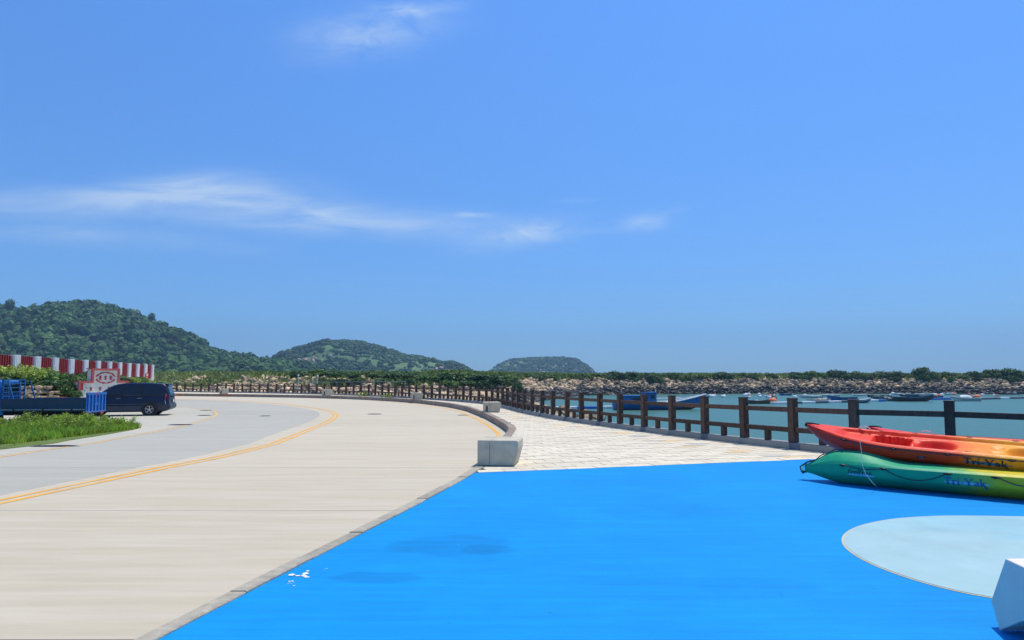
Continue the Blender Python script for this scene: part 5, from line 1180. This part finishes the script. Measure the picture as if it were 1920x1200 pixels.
def boat(name, cat, label, px, py, L_, W, H, sheer, yaw, hull, trim_, extras=(), group=None, bow_up=.6):
    p = at_z(px, py, WATER); e = empty(name, (p.x, p.y, WATER - .28 * H), yaw, label, cat, group)
    rings, rin = hull_mesh(L_, W, H, sheer, bow_up=bow_up); b = MB(); b.loft(rings, 0, closed=False); b.add([q for q in rings[0]], [tuple(range(len(rings[0])))]); b.build('hull', hull, e, smooth=50)
    b = MB(); b.loft(rin, 0, closed=False); b.build('inner_hull', trim_, e, smooth=50)
    for s in (0, -1):
        b = MB(); b.tube([Vector(r[s]) + Vector((0, 0, .02)) for r in rings], max(.05, H * .07), 5); b.build('gunwale', trim_, e)
    for i, ex_ in enumerate(extras):
        b = MB(); k = ex_[0]
        if k == 'thwart': b.box((ex_[1], 0, H * .8), (.25, W * .72, .06)); b.build('thwart', 'boat_brown', e)
        elif k == 'cabin':
            _, x, l, w, h, mt = ex_; b.box((x, 0, H * .75 + h / 2), (l, w, h), 0, 0, (.93, .93)); o = b.build('cabin', mt, e, bevel=.05)
            for sy in (-1, 1): w_ = MB(); w_.box((x + l * .12, sy * (w / 2 * .97), H * .75 + h * .68), (l * .34, .04, h * .3)); w_.build('window', 'glass', o)
            rf = MB(); rf.box((x, 0, H * .75 + h + .05), (l * 1.08, w * 1.06, .08)); rf.build('roof', mt, o)
        elif k == 'motor': b.box((-L_ / 2 - .12, 0, H * .9), (.3, .26, .4), 0, 0, (.8, .8)); b.box((-L_ / 2 - .1, 0, H * .35), (.12, .1, .8)); b.build('outboard_motor', 'black', e)
        elif k == 'mast': b.tube([(ex_[1], 0, H * .5), (ex_[1], 0, H * .5 + ex_[2])], [.09, .05], 7); b.build('mast', 'wall_white', e)
        elif k == 'boom': b.tube([(ex_[1], 0, ex_[3]), (ex_[1] + ex_[2], 0, ex_[3] + .1)], .05, 6); b.build('boom', 'wall_white', e)
        elif k == 'canopy':
            _, x, l, w, z, mt = ex_; rg = [[(x + l * (i2 / 8 - .5), w / 2 * math.sin(a), z + (.2 + .05 * l) * math.cos(a) - .35 * abs(i2 / 8 - .5) ** 2) for a in np.linspace(-1.5, 1.5, 9)] for i2 in range(9)]; b.loft(rg, 0, closed=False); o = b.build('canopy', mt, e, smooth=60)
            for sx in (-.4, .4):
                for sy in (-1, 1): q = MB(); q.tube([(x + l * sx, sy * w * .45, H * .8), (x + l * sx, sy * w * .45, z + .1)], .025, 5); q.build('canopy_pole', 'chrome', o)
        elif k == 'net':
            V, Fq = leaf_cloud(420, [(ex_[1], 0, H * .75, ex_[2], W * .32, .35), (ex_[1] + .4, .1, H * .8, ex_[2] * .5, W * .25, .45)], .14, 300 + int(px)); o = obj('net_heap', np_mesh('net_heap', V, Fq, ex_[3]), e); o['kind'] = 'stuff'
        elif k == 'stripe':
            for s in (1, -2): b2 = MB(); b2.tube([Vector(r[s]) * 1.0 + Vector((0, .01 if s == -2 else -.01, 0)) for r in rings], H * .06, 5); b2.build('hull_stripe', ex_[1], e)
        elif k == 'foot':
            b.loft([[(p_[0], p_[1] * 1.012, p_[2] - .012) for p_ in r[3:10]] for r in rings], 0, closed=False); b.build('bottom_paint', 'boat_bottom', e, smooth=50)
    return e
boat('fishing_boat', 'boat', 'blue wooden fishing boat with an upswept bow and blue cabin beyond the fence', 1232, 768, 11.2, 2.8, 1.15, 1.55, R(6), 'boat_blue', 'boat_white', [('foot',), ('cabin', -3.3, 3.2, 2.0, 1.2, 'boat_blue'), ('cabin', -1.0, 1.5, 1.7, 1.6, 'boat_blue'), ('mast', -.15, 2.3), ('boom', -.1, 3.4, 1.75), ('net', 1.2, .9, 'boat_white'), ('net', 3.2, .6, 'boat_dark')], bow_up=.72)
boat('wooden_boat', 'boat', 'brown weathered open boat with a raised bow at the pontoon end', 1428, 757, 4.40, 1.24, 0.53, 0.99, R(8), 'boat_brown', 'boat_dark', [('net', -0.78, 0.45, 'boat_white'), ('thwart', 0.34), ('thwart', 1.01)])
boat('motor_boat', 'boat', 'long low white motor boat lying alone off the breakwater rocks', 1520, 746.5, 4.12, 1.24, 0.53, 0.37, R(178), 'boat_white', 'boat_white', [('stripe', 'boat_blue'), ('motor',), ('cabin', 0.17, 1.12, 0.73, 0.28, 'boat_white')])
boat('work_boat', 'boat', 'white work boat heaped with pale gear alongside the pontoon', 1535, 754.5, 3.58, 1.30, 0.53, 0.37, R(4), 'boat_white', 'boat_brown', [('net', -0.11, 0.90, 'sign_cream'), ('net', 0.84, 0.39, 'boat_white')])
boat('wooden_boat', 'boat', 'blue open wooden boat behind the white pontoon floats', 1580, 752, 4.68, 1.49, 0.83, 0.62, R(182), 'boat_blue', 'boat_teal', [('thwart', 0.00), ('thwart', -1.12), ('motor',)])
boat('wooden_boat', 'boat', 'teal open boat with pale gunwales moored in front of the pontoon', 1612, 755.5, 3.58, 1.18, 0.66, 0.56, R(12), 'boat_teal', 'boat_white', [('thwart', 0.00), ('thwart', 0.78), ('stripe', 'boat_white')])
boat('fishing_boat', 'boat', 'dark fishing boat piled with nets, largest boat at the pontoon', 1712, 752.5, 6.33, 1.74, 0.86, 0.93, R(3), 'boat_dark', 'boat_teal', [('cabin', 0.11, 1.34, 0.95, 0.70, 'boat_teal'), ('net', -1.90, 0.78, 'net'), ('net', 1.57, 0.56, 'boat_dark'), ('mast', 0.90, 1.18), ('foot',)])
boat('skiff', 'boat', 'cluttered grey skiff tied beside the dark fishing boat', 1668, 752, 3.30, 1.24, 0.53, 0.50, R(174), 'net', 'boat_dark', [('net', 0.17, 0.84, 'boat_white'), ('net', -0.90, 0.45, 'net')])
boat('skiff', 'boat', 'grey green skiff with a dark tarpaulin heap behind the nets boat', 1655, 748, 3.58, 1.24, 0.53, 0.50, R(10), 'boat_teal', 'net', [('net', -0.34, 0.73, 'boat_dark'), ('net', 0.73, 0.50, 'net')])
boat('speedboat', 'boat', 'white speedboat with a rounded white canopy moored at the end of the blue pontoon', 1812, 752, 4.62, 1.49, 0.69, 0.50, R(177), 'boat_white', 'boat_white', [('stripe', 'boat_bottom'), ('canopy', 0.28, 1.79, 1.12, 0.92, 'boat_white'), ('cabin', 0.34, 1.46, 1.01, 0.31, 'boat_white'), ('motor',), ('net', -1.68, 0.39, 'boat_dark')])
boat('skiff', 'boat', 'slim dark skiff with a white motor drifting near the breakwater', 1890, 739.8, 4.95, 0.99, 0.36, 0.22, R(180), 'boat_dark', 'boat_dark', [('motor',), ('net', -1.79, 0.34, 'boat_white'), ('thwart', 0.56)])
boat('skiff', 'boat', 'tiny blue skiff drawn up against the breakwater rocks', 1473, 741.5, 2.53, 0.81, 0.36, 0.43, R(170), 'boat_blue', 'boat_blue', [('thwart', 0.00)])
for px, py, L_ in ((1545, 743.5, 2.6), (1557, 743.6, 2.4), (1566, 743, 3.2), (1611, 742.8, 4.6), (1682, 741, 3.6), (1696, 740.6, 3.6), (1725, 741.4, 3.2), (1745, 741, 3.8), (1775, 740.5, 3.2), (1784, 740, 2.8), (1853, 738.6, 4.2), (1443, 745.6, 2.8)):
    boat('dinghy', 'dinghy', 'small white dinghy floating close under the breakwater rocks', px, py, L_ * .62, .9, .45, .3, R(random.choice((2, 178, 186))), 'boat_white', 'boat_white', [('thwart', 0.00)], group='white dinghies under the breakwater')
for px, py, L_ in ((1702, 744.5, 4.5), (1752, 747, 4.2), (1640, 746, 4.0), (1735, 746, 4)):
    boat('skiff', 'boat', 'small dark skiff among the moored boats behind the pontoon', px, py, L_ * .62, 1.0, .5, .4, R(random.choice((5, 172))), 'boat_dark', 'boat_brown', [('net', 0.00, 0.56, 'net'), ('motor',)], group='dark skiffs behind the pontoon')
# floating pontoons made of plastic float cubes
def pontoon(p0, p1, label, mt, w=.9, seg=.5):
    a, b = at_z(*p0, WATER), at_z(*p1, WATER); d = b - a; L_ = d.length; e = empty('pontoon', (a.x, a.y, WATER), math.atan2(d.y, d.x), label, 'pontoon')
    n = int(L_ / seg); q = MB(); q.box((0, 0, .14), (seg - .06, w, .42)); me = [q.mesh('float_cube', m_, bevel=.06) for m_ in mt]
    step = 1
    for i in range(n): obj('float_cube', me[(i // 3) % len(me)], e, ((i + .5) * seg, 0, random.uniform(-.02, .02)))
pontoon((1450, 758), (1595, 754.3), 'floating pontoon of pale float cubes with a red end near the brown boat', ('boat_white', 'dock_grey')) if False else None
M['dock_grey'] = mat('dock_grey', (.16, .17, .2), .6, .15, 3)
pontoon((1448, 758), (1596, 754.4), 'white and grey float pontoon leading from the brown boat', ('boat_white', 'dock_grey'), .9, 1.0)
pontoon((1622, 753.6), (1660, 752.6), 'short white and blue float pontoon in front of the grey skiff', ('boat_white', 'dock_blue'), .9, 1.0)
pontoon((1738, 750), (1782, 749.2), 'bright blue float pontoon between dark fishing boat and speedboat', ('dock_blue',), .9, 1.0)
pontoon((1836, 749.2), (1990, 745.5), 'long grey float pontoon running off beyond the speedboat', ('dock_grey', 'dock_grey', 'boat_white'), .9, 1.0)
pontoon((1040, 767.5), (1152, 766), 'white and blue float pontoon behind the fence by the blue fishing boat', ('boat_white', 'dock_blue'), .8, 1.0)
def buoy(px, py, r, mt, lb, grp):
    p = at_z(px, py, WATER); b = MB(); pr_ = [(math.sin(t), -math.cos(t)) for t in np.linspace(.15, math.pi - .12, 7)]; n = 10
    b.loft([[(r * a * math.cos(6.283 * i / n), r * a * math.sin(6.283 * i / n), r * (z + .35)) for i in range(n)] for a, z in pr_]); o = b.build('buoy', mt, None, smooth=60); o.location = (p.x, p.y, WATER)
    k = MB(); k.tube([(0, 0, r * 1.3), (0, 0, r * 1.75)], r * .22, 6); k.build('top_eye', 'iron', o); tag(o, lb, 'buoy', grp)
br = random.Random(9)
for k in range(34):
    px = br.choice((1340, 1365, 1400, 1412, 1420, 1426, 1445, 1458, 1500, 1660, 1668, 1704, 1760, 1798, 1815, 1845, 1862, 1905)) + br.uniform(-10, 10); py = br.uniform(740.5, 747) if px < 1500 else br.uniform(739, 743)
    if k % 5: buoy(px, py, br.uniform(.28, .48), 'boat_white', 'white mooring buoy floating in the harbour', 'white mooring buoys')
    else: buoy(px, py, br.uniform(.28, .42), 'buoy_orange', 'orange mooring buoy floating in the harbour', 'orange mooring buoys')
buoy(1449, 757, .75, 'buoy_orange', 'big orange float at the end of the white pontoon by the brown boat', None); buoy(1832, 749.2, .75, 'buoy_orange', 'big orange float between the speedboat and the grey pontoon', None)

# ------------------------------------------------------------------ hills
def fbm2(x, y, s, o=4): return sum(noise.noise((x / s * 2 ** k, y / s * 2 ** k, k * 7.3)) / 2 ** k for k in range(o))
def hill(name, prof, Y0, depth, back, rough, seed, nx=170, ny=40):
    """prof: skyline (px, py); the ridge stands at depth Y0; slope falls towards the camera over `depth` metres"""
    pxs = np.linspace(prof[0][0], prof[-1][0], nx); zs = [at_y(p, np.interp(p, [q[0] for q in prof], [q[1] for q in prof]), Y0).z for p in pxs]; xs = [at_y(p, 700, Y0).x for p in pxs]
    def zf(x, y):
        r = max(np.interp(x, xs, zs), WATER); t = (y - Y0) / (depth if y < Y0 else back); s = max(0, 1 - abs(t)); s = s * s * (3 - 2 * s) * .55 + s * .45 if y < Y0 else s * s * (3 - 2 * s)
        edge = rough * fbm2(x + seed, y, 60) * min(1, 4 * s * (1 - s) + .12)
        return (WATER - 3) + (r - WATER + 3) * s + edge * min(1, max(0, r) / 20)
    vs = []
    for y in np.linspace(Y0 - depth, Y0 + back, ny):
        for x in np.linspace(xs[0], xs[-1], nx): vs.append((x, y, zf(x, y)))
    return vs, [(j * nx + i, j * nx + i + 1, (j + 1) * nx + i + 1, (j + 1) * nx + i) for j in range(ny - 1) for i in range(nx - 1)], zf, (xs[0], xs[-1])
ICO = []
for sub in (1, 2):
    for s in range(5):
        bm = bmesh.new(); bmesh.ops.create_icosphere(bm, subdivisions=sub + 1 if sub == 2 else 2, radius=1)
        for v in bm.verts: k = 1 + .34 * noise.noise(v.co * 1.6 + Vector((s * 9, 0, 0))) + .20 * noise.noise(v.co * 4.2 + Vector((0, s * 5, 0))); v.co *= k
        bm.verts.ensure_lookup_table(); bm.faces.ensure_lookup_table(); V = np.array([v.co[:] for v in bm.verts]); Fq = np.array([[v.index for v in f.verts] for f in bm.faces]); bm.free(); ICO.append((V, Fq))
def crowns(zf, n, xr, yr, rmin, rmax, sub, seed, dens=None, flat=.75):
    """crowns as a dark lumpy core plus a shell of leaf cards; returns core and leaf geometry"""
    r = np.random.default_rng(seed); Vs, Fs, nb = [], [], 0; c = 0; LC, TN, TL = [], [], []
    while c < n:
        x, y = r.uniform(*xr), r.uniform(*yr); z = zf(x, y)
        if z < WATER + 1.2 or (dens and r.random() > dens(x, y, z)): c += .25; continue
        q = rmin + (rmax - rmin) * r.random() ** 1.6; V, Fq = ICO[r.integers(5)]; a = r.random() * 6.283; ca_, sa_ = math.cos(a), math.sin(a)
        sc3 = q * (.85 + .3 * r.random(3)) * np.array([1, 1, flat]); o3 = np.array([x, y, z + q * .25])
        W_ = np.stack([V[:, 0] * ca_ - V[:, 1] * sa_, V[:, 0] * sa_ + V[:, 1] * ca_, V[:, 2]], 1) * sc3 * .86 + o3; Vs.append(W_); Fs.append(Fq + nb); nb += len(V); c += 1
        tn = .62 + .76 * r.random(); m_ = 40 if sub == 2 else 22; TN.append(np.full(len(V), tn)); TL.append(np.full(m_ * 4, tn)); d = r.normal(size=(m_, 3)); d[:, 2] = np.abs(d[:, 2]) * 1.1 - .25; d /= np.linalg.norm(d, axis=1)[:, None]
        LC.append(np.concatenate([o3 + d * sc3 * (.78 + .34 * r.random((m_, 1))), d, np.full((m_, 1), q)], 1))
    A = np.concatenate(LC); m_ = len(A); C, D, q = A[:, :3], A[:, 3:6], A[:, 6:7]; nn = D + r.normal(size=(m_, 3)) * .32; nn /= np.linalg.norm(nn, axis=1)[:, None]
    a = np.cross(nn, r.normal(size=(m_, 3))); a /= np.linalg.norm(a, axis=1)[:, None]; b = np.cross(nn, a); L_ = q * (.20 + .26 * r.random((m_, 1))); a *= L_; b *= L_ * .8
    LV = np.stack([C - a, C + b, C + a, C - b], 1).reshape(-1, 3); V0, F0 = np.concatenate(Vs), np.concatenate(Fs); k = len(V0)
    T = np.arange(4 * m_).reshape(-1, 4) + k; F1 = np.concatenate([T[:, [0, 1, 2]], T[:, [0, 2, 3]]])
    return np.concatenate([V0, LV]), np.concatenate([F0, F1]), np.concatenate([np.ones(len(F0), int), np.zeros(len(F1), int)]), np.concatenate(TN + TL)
H1P = [(-420, 640), (-250, 600), (-120, 575), (0, 571), (30, 577), (70, 577), (90, 571), (130, 567), (160, 566), (185, 571), (205, 572), (240, 581), (275, 592), (300, 601), (330, 612), (350, 627), (380, 643), (400, 652), (420, 657), (432, 654), (450, 660), (470, 668), (500, 674), (525, 672), (545, 678), (600, 694), (660, 704), (720, 712)]
H1P = [(a, b + float(np.interp(a, (-100, 20, 80, 130, 180, 300, 420, 560), (12, 15, 14, 10, 10, 20, 16, 7)))) for a, b in H1P]
H2P = [(450, 712), (490, 696), (530, 675), (560, 659), (590, 648), (620, 642.5), (650, 641), (680, 645), (710, 653), (740, 662), (760, 670), (780, 669), (800, 674), (830, 680), (850, 681), (870, 690), (886, 699), (900, 711)]
H3P = [(902, 711), (914, 701), (926, 692), (940, 682), (960, 675.5), (985, 672.5), (1010, 671.5), (1060, 671.5), (1080, 674.5), (1096, 686), (1113, 700), (1124, 711)]
for nm, P_, Y0, dp, bk, rg, sd, n, rm, rx, sub, cm, gm, lb in (
        ('wooded_hill', H1P, 640, 250, 260, 9, 11, 4600, 2.8, 7.2, 2, 'canopy', 'olive_soil', 'dense dark green wood covering the large hill'),
        ('scrub_hill', H2P, 980, 260, 260, 12, 31, 5200, 2.0, 5.0, 1, 'scrub', 'scrub', 'patchy green scrub covering the middle hill'),
        ('island_hill', H3P, 1500, 230, 260, 10, 51, 2600, 2.2, 5.2, 1, 'scrub', 'scrub', 'low green scrub covering the flat topped island')):
    vs, fs, zf, xr = hill(nm, P_, Y0, dp, bk, rg, sd); me = np_mesh(nm, vs, fs, gm, smooth=True, tone=np.ones(len(vs))); ho = tag(obj(nm, me), kind='structure')
    dens = None if sub == 2 else (lambda x, y, z, s=sd: .18 + .82 * (noise.noise((x * .012 + s, y * .012, 0)) > -.12) * (z > 4))
    V, Fq, mi_, tn_ = crowns(zf, n, xr, (Y0 - dp, Y0 + 40), rm, rx, sub, sd, dens, .8 if sub == 2 else .6)
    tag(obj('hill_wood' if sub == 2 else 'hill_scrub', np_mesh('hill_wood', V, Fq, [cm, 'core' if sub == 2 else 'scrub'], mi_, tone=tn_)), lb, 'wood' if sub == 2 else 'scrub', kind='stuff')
    if sub == 1:                                # pale rock outcrops along the lower slopes
        r = random.Random(sd); Vs, Fs, nb = [], [], 0
        for cl in range(26):
            cx, t = r.uniform(*xr), r.random(); cy = Y0 - dp * (.93 - .62 * t ** 1.7)
            for k in range(r.randrange(5, 16)):
                x, y = cx + r.gauss(0, 7), cy + r.gauss(0, 9); z = zf(x, y)
                if z < WATER + .5: continue
                v, f = ROCKNP[r.randrange(10)]; q = r.uniform(3, 8); m3 = np.array(Euler((r.uniform(-.4, .4), r.uniform(-.4, .4), r.random() * 6)).to_matrix()); Vs.append((v * q * np.array([1.3, 1, .75])) @ m3.T + np.array([x, y, z + q * .22])); Fs.append(f + nb); nb += len(v)
        o = obj('rock_outcrops', np_mesh('rock_outcrops', np.concatenate(Vs), np.concatenate(Fs), 'hillrock'), ho); o['kind'] = 'stuff'
    if sub == 2: Z1 = zf
# lone trees and a low roof on the skyline
def ridge_tree(px, top, w, lb, sd):
    x = at_y(px, 600, 640).x; zb = Z1(x, 640); h = at_y(px, top, 640).z - zb; e = empty('ridge_tree', (x, 640, zb), 0, lb, 'tree')
    V, Fq = leaf_cloud(700, [(0, 0, h * .68, w, w, h * .34), (w * .4, 0, h * .5, w * .6, w * .6, h * .24), (-w * .45, 0, h * .55, w * .55, w * .55, h * .24)], .8, sd); obj('crown', np_mesh('crown', V, Fq, 'leaf_dark'), e)
    b = MB(); b.tube([(0, 0, -1), (.2, 0, h * .4), (-.2, 0, h * .75)], [.5, .4, .15], 7); b.build('trunk', 'trunk', e)
ridge_tree(17, 561.5, 4.2, 'round dark tree standing out on the top of the wooded hill', 5); ridge_tree(284, 587, 2.9, 'small dark tree standing out on the falling skyline of the wooded hill', 6)
x = at_y(55, 600, 632); hz = Z1(x.x, 632); hs = empty('hill_house', (x.x, 625, hz), R(4), 'low flat roofed building among the trees on the hilltop', 'building')
b = MB(); b.box((0, 0, 2), (11, 7, 6)); b.build('wall', 'sign_cream', hs); b = MB(); b.prism([(-6.2, 5), (6.2, 5), (5.6, 5.9), (-5.6, 5.9)], 'y', -4, 4); b.build('roof', 'boat_teal', hs)
b = MB(); b.box((9, 0, 1.4), (6, 5, 4.4)); b.build('annexe', 'hillrock', hs)
for k in range(3): b = MB(); b.box((-3.5 + 3.5 * k, -3.52, 3.2), (1.4, .1, 1.4)); b.build('window', 'glass', hs)

# ------------------------------------------------------------------ sea haze
hb = MB(); hb.box((0, 1880, 120), (7200, 4360, 260)); hz_ = tag(hb.build('haze', 'black'), 'thin blue sea haze in front of the hills', 'haze', kind='stuff')
hm = bpy.data.materials.new('haze_air'); hm.use_nodes = True; hn = hm.node_tree; hn.nodes.clear(); ho_ = hn.nodes.new('ShaderNodeOutputMaterial'); pv = hn.nodes.new('ShaderNodeVolumePrincipled')
pv.inputs['Color'].default_value = (.42, .68, 1.0, 1); pv.inputs['Density'].default_value = .00027; pv.inputs['Anisotropy'].default_value = .2; hn.links.new(pv.outputs[0], ho_.inputs['Volume'])
hz_.data.materials.clear(); hz_.data.materials.append(hm)
